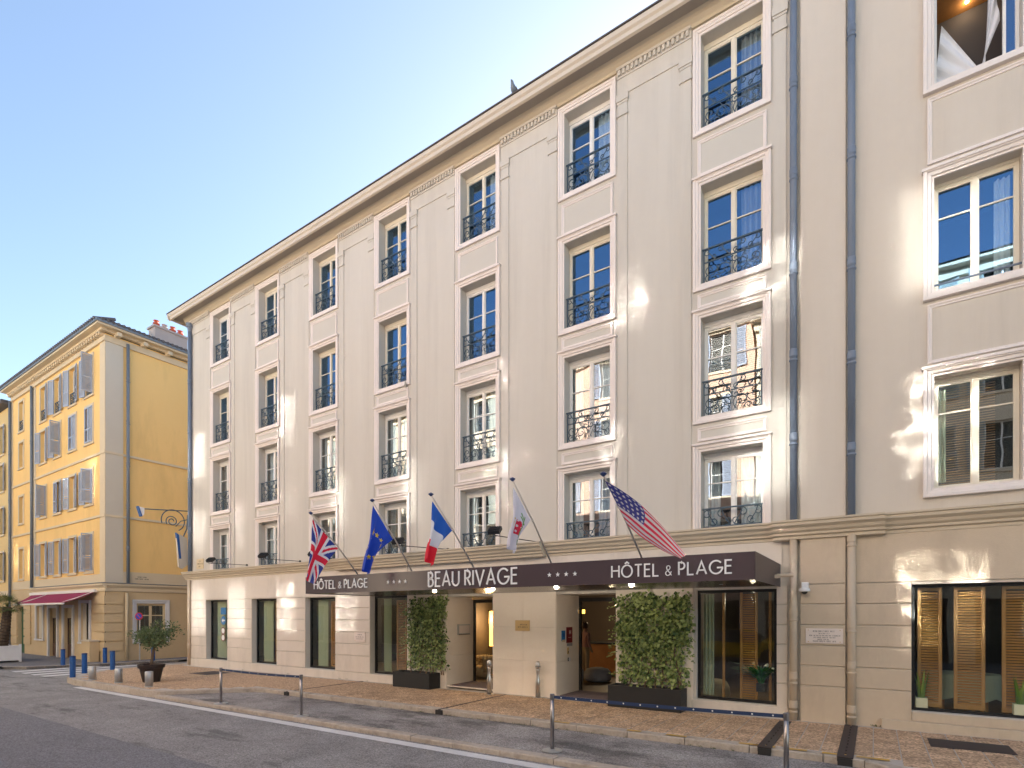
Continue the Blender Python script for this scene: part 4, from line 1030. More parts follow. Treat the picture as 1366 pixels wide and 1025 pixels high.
# pigeon on the gutter
e = tag(empty('pigeon', (-7.34,11.12,14.81)), 'small dark pigeon sitting on the roof gutter', 'bird')
mb = MB(); mb.tube([(0,.16,.03),(0,.08,.08),(0,0,.12),(0,-.06,.17),(0,-.08,.22),(0,-.09,.26),(0,-.12,.27),(0,-.15,.265)],[.012,.035,.065,.062,.040,.035,.022,.004],10); mb.build('body', 'zinc', e, smooth=True)
for s_ in (-1,1):
    mb = MB(); mb.tube([(s_*.05,-.03,.15),(s_*.06,.06,.11),(s_*.03,.17,.04)],[.03,.028,.008],6); mb.build('wing', 'roof_tile', e, smooth=True)
    mb = MB(); mb.tube([(s_*.02,0,.07),(s_*.02,-.005,0)],.006,5); mb.build('leg', 'terracotta', e)

# ================================================================== PLANTERS AND IVY
def leaf_quad(V, F_, c, nrm, up, L, wd, fold=.25):
    """4-vertex kite leaf with a centre fold (two triangles sharing the midrib)"""
    side = nrm.cross(up).normalized(); b = len(V)
    V += [c, c+up*L*.55+side*wd*.5+nrm*L*fold*.3, c+up*L, c+up*L*.55-side*wd*.5+nrm*L*fold*.3]
    F_ += [(b,b+1,b+2),(b,b+2,b+3)]
def foliage(name, m, V, F_, parent, kind='stuff'):
    me = bpy.data.meshes.new(name); me.from_pydata([tuple(v) for v in V], [], F_); me.materials.append(MATS[m]); me.update()
    o = bpy.data.objects.new(name, me); COL.objects.link(o); o.parent = parent
    return o
def planter(x0, x1, y0, y1, h, label):
    z = g((x0+x1)/2); e = tag(empty('trough_planter', ((x0+x1)/2,(y0+y1)/2,z)), label, 'planter', 'black trough planters'); w_ = (x1-x0)/2; d = (y1-y0)/2
    mb = MB(); t = .035
    mb.box(-w_,w_,-d,-d+t,0,h); mb.box(-w_,w_,d-t,d,0,h); mb.box(-w_,-w_+t,-d+t,d-t,0,h); mb.box(w_-t,w_,-d+t,d-t,0,h); mb.build('trough', 'planter', e, bevel=.004)
    mb = MB(); mb.box(-w_+t,w_-t,-d+t,d-t,.02,h-.06); mb.build('soil', 'soil', e)
planter(-11.60,-10.19,11.18,11.64,.44,'black trough planter by the left entrance under the narrower ivy')
planter(-4.90,-3.29,11.18,11.64,.47,'black trough planter by the right entrance under the wider ivy')
def ivy(x0, x1, z0, z1, label, m, n, seed):
    r_ = random.Random(seed); y = 11.50; zb = g(x0)+.40
    e = tag(empty('climbing_plant', ((x0+x1)/2,y,zb)), label, 'climbing plant', 'ivy on the hotel piers'); O = Vector(((x0+x1)/2,y,zb))
    mb = MB(); stems = []
    for k in range(9):
        x = x0+.12+(x1-x0-.24)*k/8+r_.uniform(-.08,.08); pts = []; z = zb-.02; xx = x
        while z < z1-.15:
            pts.append((xx-O.x, .10+r_.uniform(-.03,.05), z-O.z)); z += .16; xx += r_.uniform(-.07,.07); xx = min(max(xx,x0+.05),x1-.05)
        if len(pts) > 2: mb.tube(pts, [.016*(1-.6*i/len(pts)) for i in range(len(pts))], 5); stems.append(pts)
    mb.build('stem', 'stem', e)
    V, F_ = [], []
    cl = [(r_.uniform(x0,x1), r_.uniform(z0,z1), r_.uniform(.10,.26)) for _ in range(95)]
    for i in range(n):
        if r_.random() < .72:
            c = r_.choice(cl); x = r_.gauss(c[0],c[2]*.6); z = r_.gauss(c[1],c[2]*.6)
        else: x = r_.uniform(x0,x1); z = r_.uniform(z0,z1)
        f = (z-z0)/(z1-z0)
        if f < -.03 or f > 1.05 or x < x0-.12*r_.random() or x > x1+.12*r_.random(): continue
        if r_.random() > .40+.62*max(f,0)**.8: continue      # thinner towards the foot
        yy = y+.14-abs(r_.gauss(0,.07))*(.6+.9*f)
        nrm = Vector((r_.gauss(0,.5), -1, r_.gauss(.35,.5))).normalized()
        up = Vector((r_.gauss(0,.8), r_.gauss(0,.3), r_.gauss(-.5,.7)))
        up = (up-nrm*up.dot(nrm)).normalized(); L = r_.uniform(.06,.115)
        leaf_quad(V,F_,Vector((x,yy,z))-O,nrm,up,L,L*.75)
    for k in range(26):        # stray shoots past the outline
        x = r_.choice((x0,x1))+r_.uniform(-.03,.03); s_ = -1 if x < (x0+x1)/2 else 1; z = r_.uniform(z0+.2,z1)
        for j in range(6):
            p = Vector((x+s_*.03*j, y-.02*j, z+r_.uniform(-.02,.02)-.01*j)); nrm = Vector((r_.gauss(0,.5),-1,r_.gauss(0,.4))).normalized()
            up = Vector((s_,0,r_.gauss(0,.5))).normalized(); up = (up-nrm*up.dot(nrm)).normalized(); leaf_quad(V,F_,p-O,nrm,up,.05,.035)
    foliage('foliage', m, V, F_, e)
ivy(-11.36,-9.93,.50,2.52,'narrower leafy ivy panel climbing the pier left of the left entrance','ivy',4300,3)
ivy(-4.80,-3.26,.55,2.48,'wider leafy ivy panel climbing the pier right of the right entrance','ivy2',4700,5)

# ================================================================== LOBBY THINGS
def pouf(x, y, rx, rz, h, label, m='pouf'):
    e = MB(); pr = [(.55*rx,0),(.9*rx,.08*h),(rx,.35*h),(.96*rx,.65*h),(.75*rx,.9*h),(.35*rx,h),(.02,h)]
    e.lathe(pr,n=20); o = e.build('pouf', m, None, (x,y,.06), smooth=True); o.scale = (1,rz,1); tag(o, label, 'pouf')
pouf(-7.25,14.0,.36,1.,.58,'tall grey pouf just inside the right entrance')
pouf(-6.85,14.9,.42,1.,.42,'low grey pouf behind the tall one in the right entrance')
pouf(-3.05,13.2,.30,1.,.50,'pale beige pouf seen through the window right of ivy','pouf_beige')
e = tag(empty('armchair', (-10.35,13.9,.06)), 'rounded beige armchair just inside the left entrance', 'armchair')
mb = MB(); mb.lathe([(.30,0),(.36,.10),(.37,.28),(.33,.36),(.02,.37)],n=20); mb.build('seat', 'chair_beige', e, smooth=True)
mb = MB()
for i in range(14):
    a0 = R(-60+i*300/14); a1 = R(-60+(i+1)*300/14)
    for z0_, z1_, ra, rb in ((.2,.5,.37,.40),(.5,.68,.40,.38)):
        mb.quad((ra*math.cos(a0),ra*math.sin(a0),z0_),(ra*math.cos(a1),ra*math.sin(a1),z0_),(rb*math.cos(a1),rb*math.sin(a1),z1_),(rb*math.cos(a0),rb*math.sin(a0),z1_))
o = mb.build('backrest', 'chair_beige', e, smooth=True); sm = o.modifiers.new('solid','SOLIDIFY'); sm.thickness = .08
e = tag(empty('floor_lamp', (-10.45,14.6,.06)), 'tall glowing yellow column lamp inside the left entrance', 'lamp')
mb = MB(); mb.box(-.10,.10,-.10,.10,.95,2.1); mb.build('lamp_shade', 'lamp_glow', e)
mb = MB(); mb.box(-.13,.13,-.13,.13,0,.05); mb.box(-.02,.02,-.02,.02,.05,.95); mb.box(-.13,-.105,-.13,-.105,.9,2.15); mb.box(.105,.13,-.13,-.105,.9,2.15); mb.box(-.13,.13,-.13,.13,2.1,2.15); mb.build('stand', 'black_frame', e)
e = tag(empty('reception_desk', (-8.0,17.2,.06)), 'dark reception desk deep inside the right entrance', 'desk')
mb = MB(); mb.box(-1.2,1.0,-.35,.35,0,1.0); mb.build('body', 'wood', e, bevel=.01); mb = MB(); mb.box(-1.25,1.05,-.42,.42,1.0,1.05); mb.build('top', 'black_frame', e)
for (x, y, z, lab) in ((-7.55,18.0,2.35,'small glowing ceiling spot deep in the right entrance'),(-8.9,17.5,2.15,'warm glowing wall light deep in the right entrance')):
    big = z < 2.3
    e = tag(empty('ceiling_spot' if not big else 'wall_light', (x,y,z)), lab, 'light'); mb = MB()
    if big: mb.box(-.35,.35,-.03,.03,-.07,.07)
    else: mb.lathe([(.04,-.02),(.045,.03)],n=10)
    mb.build('shade', 'lamp_glow' if big else 'spot_glow', e)
    mb = MB(); mb.box(-.05,.05,-.0,.08,.07 if big else .03,.12); mb.build('mount', 'black_frame', e)
# person standing inside the right entrance
def person(loc, rz, label):
    e = tag(empty('person', loc, None, rz), label, 'person')
    J = {'pel':(0,0,.95,.15),'sp':(0,0,1.12,.135),'ch':(0,0,1.32,.155),'nk':(0,0,1.47,.06),'hd0':(0,-.01,1.56,.075),'hd1':(0,-.015,1.68,.085)}
    for s_, n in ((-1,'l'),(1,'r')):
        J[n+'hip']=(s_*.09,0,.90,.095); J[n+'kn']=(s_*.10,-.01,.50,.065); J[n+'an']=(s_*.10,.02,.10,.042); J[n+'to']=(s_*.11,-.12,.04,.035)
        J[n+'sh']=(s_*.18,0,1.40,.06); J[n+'el']=(s_*.23,.03,1.13,.047); J[n+'wr']=(s_*.22,-.07,.90,.032); J[n+'hn']=(s_*.21,-.12,.81,.03)
    keys = list(J); E = [('pel','sp'),('sp','ch'),('ch','nk'),('nk','hd0'),('hd0','hd1')]
    for n in 'lr': E += [('pel',n+'hip'),(n+'hip',n+'kn'),(n+'kn',n+'an'),(n+'an',n+'to'),('ch',n+'sh'),(n+'sh',n+'el'),(n+'el',n+'wr'),(n+'wr',n+'hn')]
    me = bpy.data.meshes.new('body'); me.from_pydata([J[k][:3] for k in keys], [(keys.index(a),keys.index(b)) for a, b in E], [])
    o = bpy.data.objects.new('body', me); COL.objects.link(o); o.parent = e
    o.modifiers.new('skin','SKIN')
    for i, k in enumerate(keys): me.skin_vertices[0].data[i].radius = (J[k][3],J[k][3]); me.skin_vertices[0].data[i].use_root = k == 'pel'
    sb = o.modifiers.new('sub','SUBSURF'); sb.levels = 2; sb.render_levels = 2
    m = bpy.data.materials.new('figure'); m.use_nodes = True; n = m.node_tree.nodes; l = m.node_tree.links
    tc = n.new('ShaderNodeTexCoord'); sx = n.new('ShaderNodeSeparateXYZ'); l.new(tc.outputs['Object'], sx.inputs[0])
    cr = n.new('ShaderNodeValToRGB'); cr.color_ramp.interpolation = 'CONSTANT'
    mr = n.new('ShaderNodeMath'); mr.operation = 'DIVIDE'; mr.inputs[1].default_value = 1.8; l.new(sx.outputs[2], mr.inputs[0]); l.new(mr.outputs[0], cr.inputs[0])
    el = cr.color_ramp.elements; el[0].position = 0; el[0].color = (.05,.04,.04,1); el[1].position = .05; el[1].color = (.40,.31,.20,1)
    for p, c in ((.55,(.45,.25,.22,1)),(.815,(.45,.28,.20,1))): q = el.new(p); q.color = c
    l.new(cr.outputs[0], n['Principled BSDF'].inputs[0]); n['Principled BSDF'].inputs['Roughness'].default_value = .8
    me.materials.append(m)
    mb = MB(); mb.lathe([(.02,.13),(.07,.11),(.098,.05),(.10,0),(.095,-.06),(.07,-.10)],(0,.015,1.66),14); mb.build('hair', 'door_brown', e, smooth=True)
    for s_ in (-1,1):
        mb = MB(); mb.lathe([(.006,0),(.008,.005),(.002,.009)],n=8); mb.build('eye','ink',e,(s_*.032,-.098,1.655),rot=(R(90),0,0))
    return e
def lamp_light(loc, power, col, r_=.08):
    l_ = bpy.data.lights.new('lamp_light','POINT'); l_.energy = power; l_.color = col; l_.shadow_soft_size = r_
    o = bpy.data.objects.new('lamp_light', l_); COL.objects.link(o); o.location = loc; return o
lamp_light((-10.45,14.3,1.9),8,(1,.65,.3)); lamp_light((-7.55,17.6,2.3),9,(1,.75,.45)); lamp_light((1.37,12.37,12.77),.35,(1,.8,.55),.02); lamp_light((-16.2,14.5,2.3),10,(1,.8,.55)); lamp_light((-2.4,14.2,2.4),10,(1,.8,.55))
for x_ in (-9.2,-7.4,-5.7,-4.0): lamp_light((x_,10.3,2.55),2.6,(1,.86,.68),.05)
person((-7.45,15.3,.06), R(150), 'person in a pink top and beige trousers standing inside the right entrance')
# things behind the right-hand shop windows
def pot_plant(x, y, z, label, m, blades, L, square=True, cat='potted plant'):
    e = tag(empty('potted_plant', (x,y,z)), label, cat, 'plants behind the shop windows'); r_ = random.Random(int(x*100))
    mb = MB(); mb.box(-.085,.085,-.085,.085,0,.17); mb.build('pot', 'curtain_green' if square else 'planter', e, bevel=.006)
    V, F_ = [], []
    for k in range(blades):
        a = r_.uniform(0,6.28); lean = r_.uniform(.05,.35) if square else r_.uniform(.3,1.2); h = L*r_.uniform(.6,1.1); d = Vector((math.cos(a),math.sin(a),0)); sd_ = Vector((-d.y,d.x,0)); pts = []
        for i in range(5):
            t = i/4; c = Vector((0,0,.15))+d*(.04+lean*h*t*t)+Vector((0,0,h*t*(1 if square else 1-.45*t))); wd = .022*max(0,1-t)**.5*(1+.4*t) if square else .03*math.sin(math.pi*(t*.9+.08))
            b = len(V); V += [c-sd_*wd+d*wd*.3, c, c+sd_*wd+d*wd*.3]
            if i: F_ += [(b-3,b-2,b+1,b),(b-2,b-1,b+2,b+1)]
    foliage('leaves', m, V, F_, e); return e
pot_plant(.70,11.905,.45,'upright green snake plant in pale pot, left in the wide window','sansevieria',11,.50)
pot_plant(1.98,11.905,.45,'upright snake plant in pale pot at the right edge','sansevieria',11,.50)
pot_plant(-1.90,12.02,.50,'bushy bright green potted plant behind the window beside the canopy end','houseplant',80,.72,False)
pot_plant(-12.35,12.5,.35,'bright green potted plant behind the window left of the ivy','houseplant',40,.6,False)
for i, (x, lab) in enumerate(((-2.62,'left narrow brown louvre screen behind the window right of the ivy'),(-2.15,'wide brown louvre screen behind the window right of the ivy'),(-1.72,'right narrow brown louvre screen beside the bright green plant'))):
    e = tag(empty('louvre_screen', (x,12.1,.06)), lab, 'screen', 'wooden louvre screens'); w_ = (.05,.17,.05)[i]
    mb = MB(); mb.box(-w_,-w_+.05,-.02,.02,0,2.5); mb.box(w_-.05,w_,-.02,.02,0,2.5) if i == 1 else None; mb.build('post', 'wood', e)
    if i == 1:
        mb = MB(); z = .1
        while z < 2.45: mb.quad((-w_+.05,-.014,z),(w_-.05,-.014,z),(w_-.05,.014,z+.03),(-w_+.05,.014,z+.03)); z += .048
        mb.build('slat_set', 'wood', e)
e = tag(empty('dining_table', (1.35,12.75,.06)), 'table under pale green cloth behind the wooden louvres', 'table')
mb = MB()
for i in range(24):
    a0 = i*2*math.pi/24; a1 = (i+1)*2*math.pi/24
    def q(a, r_, z): return (1.25*r_*math.cos(a), r_*math.sin(a), z+ (.05*math.sin(a*6) if z < .6 else 0))
    mb.poly([(0,0,.95),q(a0,.42,.95),q(a1,.42,.95)]); mb.quad(q(a0,.42,.95),q(a0,.47,.50),q(a1,.47,.50),q(a1,.42,.95))
mb.build('tablecloth', 'curtain_green', e)
for s_ in (-1,1):
    for t_ in (-1,1): mb = MB(); mb.box(s_*.3-.02,s_*.3+.02,t_*.25-.02,t_*.25+.02,0,.92); mb.build('leg', 'wood', e)
mb = MB(); mb.quad((-3.05+.0,12.0,.36),(-2.75,12.05,.36),(-2.75,12.05,2.5),(-3.05,12.0,2.5))
win = shop[4]; curtain(win,.08,.30,.36,2.5,.26,'curtain_green',3,.03)

# ================================================================== STREET FURNITURE
def bollard_steel(x, y, label):
    e = tag(empty('steel_bollard', (x,y,g(x))), label, 'bollard', 'stainless bollards by the doors')
    mb = MB(); mb.lathe([(.062,0),(.062,.40),(.052,.44),(.040,.56),(.048,.66),(.058,.70)],n=18); mb.build('post', 'steel', e, smooth=True)
    mb = MB(); mb.lathe([(.060,.70),(.062,.80),(.058,.85),(.040,.885),(.0,.895)],n=18); mb.build('cap', 'steel', e, smooth=True)
    mb = MB(); mb.lathe([(.064,.745),(.066,.75),(.066,.765),(.064,.77)],n=18); mb.build('ring', 'zinc', e)
    mb = MB(); mb.lathe([(.13,0),(.13,.008),(.07,.012)],n=20); mb.build('base_plate', 'steel', e)
bollard_steel(-8.27,11.36,'slim stainless bollard before the left entrance'); bollard_steel(-6.90,11.52,'slim stainless bollard before the pier with the brass plate')
def stub(x, y, label, h=.46, r_=.105):
    e = tag(empty('short_bollard', (x,y,g(x))), label, 'bollard', 'short grey bollards at the corner')
    mb = MB(); mb.lathe([(r_,0),(r_,h-.015),(r_-.012,h),(.0,h+.004)],n=20); o = mb.build('post', 'galv', e)
    for p in o.data.polygons: p.use_smooth = len(p.vertices) == 4 and abs(p.normal.z) < .3
    mb = MB(); mb.lathe([(r_+.006,0),(r_+.006,.03),(r_+.0,.035)],n=20); mb.build('collar', 'galv', e)
stub(-21.5,7.25,'short grey bollard next to the tall blue one at the kerb corner'); stub(-19.75,7.35,'middle one of three short grey bollards along the kerb'); stub(-17.8,7.40,'short grey bollard in front of the potted tree')
def blue(x, y, z, label, h=.72):
    e = tag(empty('blue_bollard', (x,y,z)), label, 'bollard', 'blue bollards at the crossing')
    mb = MB(); mb.lathe([(.085,0),(.085,h-.03),(.078,h-.015)],n=16); o = mb.build('post', 'bollard_blue', e)
    mb = MB(); mb.lathe([(.092,h-.015),(.092,h+.02),(.07,h+.03)],n=16); mb.build('cap', 'finial', e)
blue(-23.1,7.22,g(-23.1),'nearest blue bollard, at the rounded kerb corner'); blue(-24.45,8.0,g(-24.4),'blue bollard just behind the nearest one, left of the grey stub'); blue(-25.15,9.15,g(-25.1),'blue bollard between two grey stubs, in front of the zebra stripes')
z2 = -.075
blue(-30.75,9.25,g(-30.5)+z2,'far blue bollard before the shop doors of the yellow house',.70); blue(-30.4,10.75,g(-30.4)+z2,'far blue bollard beside the utility box of the yellow house',.70); blue(-29.75,12.55,g(-29)+z2,'blue bollard behind the trunk of the potted tree',.72)
def stanchion(x, y, label, z=None):
    z = g(x)-.10 if z is None else z
    e = tag(empty('belt_post', (x,y,z)), label, 'barrier post', 'steel belt posts'); h = .89 if x < -.99 else .86
    mb = MB(); mb.lathe([(.032,.01),(.032,h)],n=16); o = mb.build('post', 'stanchion', e)
    for p in o.data.polygons: p.use_smooth = len(p.vertices) == 4
    mb = MB(); mb.lathe([(.16,0),(.16,.012),(.05,.022),(.036,.03)],n=24); mb.build('base', 'galv', e)
    mb = MB(); mb.lathe([(.037,h-.09),(.037,h-.005),(.030,h+.004)],n=16); mb.build('head', 'stanchion', e)
    return e, h, z
def belt(e, p, q, sag, dots):
    """fabric belt hanging from post e at p to q"""
    O = Vector(e.location); mb = MB(); N = 24; P = [Vector(p).lerp(Vector(q),i/N)-Vector((0,0,sag*4*(i/N)*(1-i/N)))-O for i in range(N+1)]
    for i in range(N):
        a, b = P[i], P[i+1]; hz = Vector((0,0,.025)); th = Vector((0,.002,0))
        mb.quad(a-hz-th,b-hz-th,b+hz-th,a+hz-th); mb.quad(a-hz+th,a+hz+th,b+hz+th,b-hz+th); mb.quad(a+hz-th,b+hz-th,b+hz+th,a+hz+th)
    mb.build('belt', 'belt', e)
    mb = MB()
    for k in range(dots):
        t = (k+.5)/dots; c = Vector(p).lerp(Vector(q),t)-Vector((0,0,sag*4*t*(1-t)))-O
        mb.poly([(c.x+.011*math.cos(i*math.pi/4), c.y-.004, c.z+.011*math.sin(i*math.pi/4)) for i in range(8)])
    mb.build('print', 'white_paint', e)
S1, h1, zz1 = stanchion(-13.46,7.2,'leftmost steel belt post on the low kerb')
S2, h2, zz2 = stanchion(-10.24,7.2,'second steel belt post from the left, before the plinth windows')
S3, h3, zz3 = stanchion(-4.20,7.45,'steel belt post in front of the right entrance')
S4, h4, zz4 = stanchion(-.93,7.75,'rightmost steel belt post, cut by the lower picture edge',g(-.93)-.11)
belt(S1,(-13.43,7.2,zz1+h1-.045),(-10.27,7.2,zz2+h2-.045),.02,9); belt(S3,(-4.17,7.45,zz3+h3-.045),(-.96,7.75,zz4+h4-.045),.012,13)
# potted tree
def tree_potted():
    x, y = -19.2, 8.05; z = g(x); r_ = random.Random(11)
    e = tag(empty('potted_tree', (x,y,z)), 'small bushy tree in a large dark brown pot at the corner', 'potted tree')
    mb = MB(); mb.lathe([(.23,0),(.24,.02),(.325,.44),(.37,.45),(.38,.56),(.345,.57),(.31,.50),(.02,.49)],n=26); mb.build('pot', 'pot_brown', e)
    mb = MB(); tr = [(0,0,.45),(.03,0,.65),(.05,.02,.90),(.13,.03,1.12)]
    mb.tube(tr,[.055,.045,.042,.036],8)
    br = []
    for (dx, dy, h, r0) in ((-.60,-.1,.42,.028),(.50,.1,.40,.026),(.0,.2,.62,.026),(-.3,-.25,.50,.022),(.25,-.25,.45,.022),(.78,-.1,.22,.02),(-.95,-.1,.32,.02),(-.75,.3,.12,.018),(.35,.35,.55,.02)):
        b = Vector(tr[3]); p = [b, b+Vector((dx*.45,dy*.5,h*.35)), b+Vector((dx,dy,h))]; mb.tube(p,[r0,r0*.75,r0*.35],6); br += p[1:]
        br.append(b+Vector((dx*.75,dy*.8,h*.7)))
    mb.build('trunk', 'bark', e, smooth=True)
    V, F_ = [], []
    cl = [(p+Vector((r_.gauss(0,.10),r_.gauss(0,.10),r_.gauss(.03,.07))), r_.uniform(.12,.22)) for p in br for _ in range(3)]
    for i in range(2900):
        c, rr = r_.choice(cl); d = Vector((r_.gauss(0,1),r_.gauss(0,1),r_.gauss(0,1))).normalized()*rr*r_.random()**.4; p = c+Vector((d.x*1.15,d.y*1.15,d.z*.75))
        nrm = Vector((r_.gauss(0,.6),r_.gauss(0,.6),r_.gauss(.6,.5))).normalized(); up = d.normalized()+Vector((0,0,r_.gauss(.2,.4))); up = (up-nrm*up.dot(nrm)).normalized(); L = r_.uniform(.06,.10)
        leaf_quad(V,F_,p,nrm,up,L,L*.5)
    foliage('crown','olive',V,F_,e)
tree_potted()
# no-parking sign
e = tag(empty('parking_sign', (-30.6,12.3,g(-30)-.07)), 'round red and blue no parking sign on a pole', 'sign')
mb = MB(); mb.lathe([(.03,0),(.03,2.3)],n=10); mb.build('pole', 'galv', e)
mbd = MB(); mbd.lathe([(.19,0),(.19,.015)],n=28); d0 = mbd.build('disc', 'red_sign', e, (.05,-.05,2.2), rot=(R(90),0,R(35))); d0.data.materials[0] = mat('road_red', (.55,.02,.03), .4)
mbd = MB(); mbd.lathe([(.145,0),(.145,.004)],n=28); mbd.build('disc_face', mat('road_blue', (.015,.06,.45), .4), e, (.05+.012,-.05-.018,2.2), rot=(R(90),0,R(35)))
mbd = MB(); mbd.box(-.15,.15,-.018,.018,0,.003); mbd.build('bar', 'road_red', e, (.05+.015,-.05-.0225,2.2), rot=(R(90),R(45),R(35)))
# white box planter with palm
e = tag(empty('box_planter', (-36.2,8.35,g(-33)-.07)), 'white panelled planter box at the left edge under the palm', 'planter')
mb = MB()
for sx in (-1.35,1.30):
    for sy in (-.45,.40): mb.box(sx,sx+.09,sy,sy+.09,0,.86)
mb.build('post', 'planter_white', e); 
mb = MB(); mb.box(-1.26,1.30,-.43,-.40,.08,.78); mb.box(-1.26,1.30,.43,.46,.08,.78); mb.box(-1.33,-1.30,-.36,.40,.08,.78); mb.box(1.33,1.36,-.36,.40,.08,.78); mb.build('panel', 'planter_white', e)
mb = MB(); mb.box(-1.26,1.30,-.46,-.38,.74,.80); mb.box(1.30,1.39,-.36,.40,.74,.80); mb.box(-1.26,1.30,-.445,-.43,.06,.12); mb.build('rail', 'planter_white', e)
mb = MB(); mb.box(-1.25,1.29,-.39,.42,.1,.70); mb.build('soil', 'soil', e)
def palm():
    r_ = random.Random(4); O = Vector((-36.4,8.5,g(-33)+.62))
    e = tag(empty('palm_tree', O), 'small palm with thick dark trunk at the left edge', 'palm tree')
    tp = Vector((.55,.05,2.0)); mb = MB(); n = 26
    pts = [Vector((0,0,0)).lerp(tp,i/n)+Vector((.10*math.sin(i/n*2.5),0,0)) for i in range(n+1)]
    mb.tube(pts,[(.22-.05*i/n)*(1+.10*((i%2)*2-1)) for i in range(n+1)],10); mb.build('trunk', 'palm_bark', e)
    V, F_ = [], []; top = pts[-1]
    for k in range(34):
        a = k*2.4+r_.uniform(-.2,.2); el = r_.uniform(-.35,1.25); d = Vector((math.cos(a)*math.cos(el),math.sin(a)*math.cos(el),math.sin(el))); L = r_.uniform(.75,1.0)
        sd_ = d.cross(Vector((0,0,1)))
        if sd_.length < .1: sd_ = Vector((1,0,0))
        sd_.normalize(); hub = top+d*L*.45
        b = len(V); V += [top-sd_*.012, top+sd_*.012, hub+sd_*.012, hub-sd_*.012]; F_.append((b,b+1,b+2,b+3))
        for j in range(13):          # fan blades
            t = (j-6)/6; dd = (d*math.cos(t*1.25)+sd_*math.sin(t*1.25)).normalized(); tip = hub+dd*L*.55+Vector((0,0,-.22*L*abs(t)-.05)); w_ = dd.cross(d.cross(sd_)).normalized()*.014
            b = len(V); m_ = hub.lerp(tip,.5); V += [hub,m_+w_,tip,m_-w_]; F_ += [(b,b+1,b+2),(b,b+2,b+3)]
    foliage('crown','palm',V,F_,e)
palm()

# ================================================================== YELLOW HOUSE ON THE FAR CORNER
YY, XR = 11.0, -31.05
def shutter_mesh(w_, h):
    mb = MB(); mb.ring(0,w_,0,h,.055,-.02,.02,.07); mb.box(.055,w_-.055,-.018,.018,h*.36,h*.36+.07)
    z = .09
    while z < h-.08:
        if not (h*.36-.03 < z < h*.36+.07): mb.quad((.055,-.016,z),(w_-.055,-.016,z),(w_-.055,.014,z+.045),(.055,.014,z+.045))
        z += .062
    return mb
def house_window(parent, x, z0, z1, w_, y, left, right, cache, rail=False, sur='cream', shut='shutter_grey', gm='glass_far'):
    """left/right: shutter opening angle in degrees (0 closed, 180 flat on the wall) or None; local coords of parent"""
    win = empty('window', (x,y,0), parent); hw = w_/2
    mb = MB(); mb.ring(-hw-.13,hw+.13,z0-.10,z1+.13,.13,-.03,.0,.10); mb.build('surround', sur, win)
    mb = MB(); mb.box(-hw-.16,hw+.16,-.07,0,z0-.14,z0-.10); mb.build('sill', sur, win)
    mb = MB(); mb.ring(-hw,hw,z0,z1,.05,.16,.20); mb.box(-.03,.03,.155,.20,z0+.05,z1-.05); mb.box(-hw+.05,-.03,.165,.19,z0+(z1-z0)*.62,z0+(z1-z0)*.62+.03); mb.box(.03,hw-.05,.165,.19,z0+(z1-z0)*.62,z0+(z1-z0)*.62+.03); mb.build('frame', 'frame_white', win)
    for a, b in ((-hw+.05,-.03),(.03,hw-.05)):
        p = MB(); p.box(a,b,.178,.184,z0+.05,z1-.05); p.build('pane', gm, win)
    h = z1-z0; key = (round(hw,3),round(h,2),shut)
    for side, ang in ((-1,left),(1,right)):
        if ang is None: continue
        if key not in cache: cache[key] = shutter_mesh(hw,h).build('shutter', shut, win); o = cache[key]
        else: o = inst(cache[key], None, win)
        if side < 0: o.location = (-hw,-.045,z0); o.rotation_euler = (0,0,R(-ang))
        else: o.location = (hw,-.045,z0); o.rotation_euler = (0,0,R(180+ang))
    if rail:
        if 'rail' not in cache: cache['rail'] = railing_mesh(w_-.1,.62,True).build('railing', 'iron', win, (0,.03,z0)); o = cache['rail']
        else: o = inst(cache['rail'], (0,.03,z0), win)
    return win
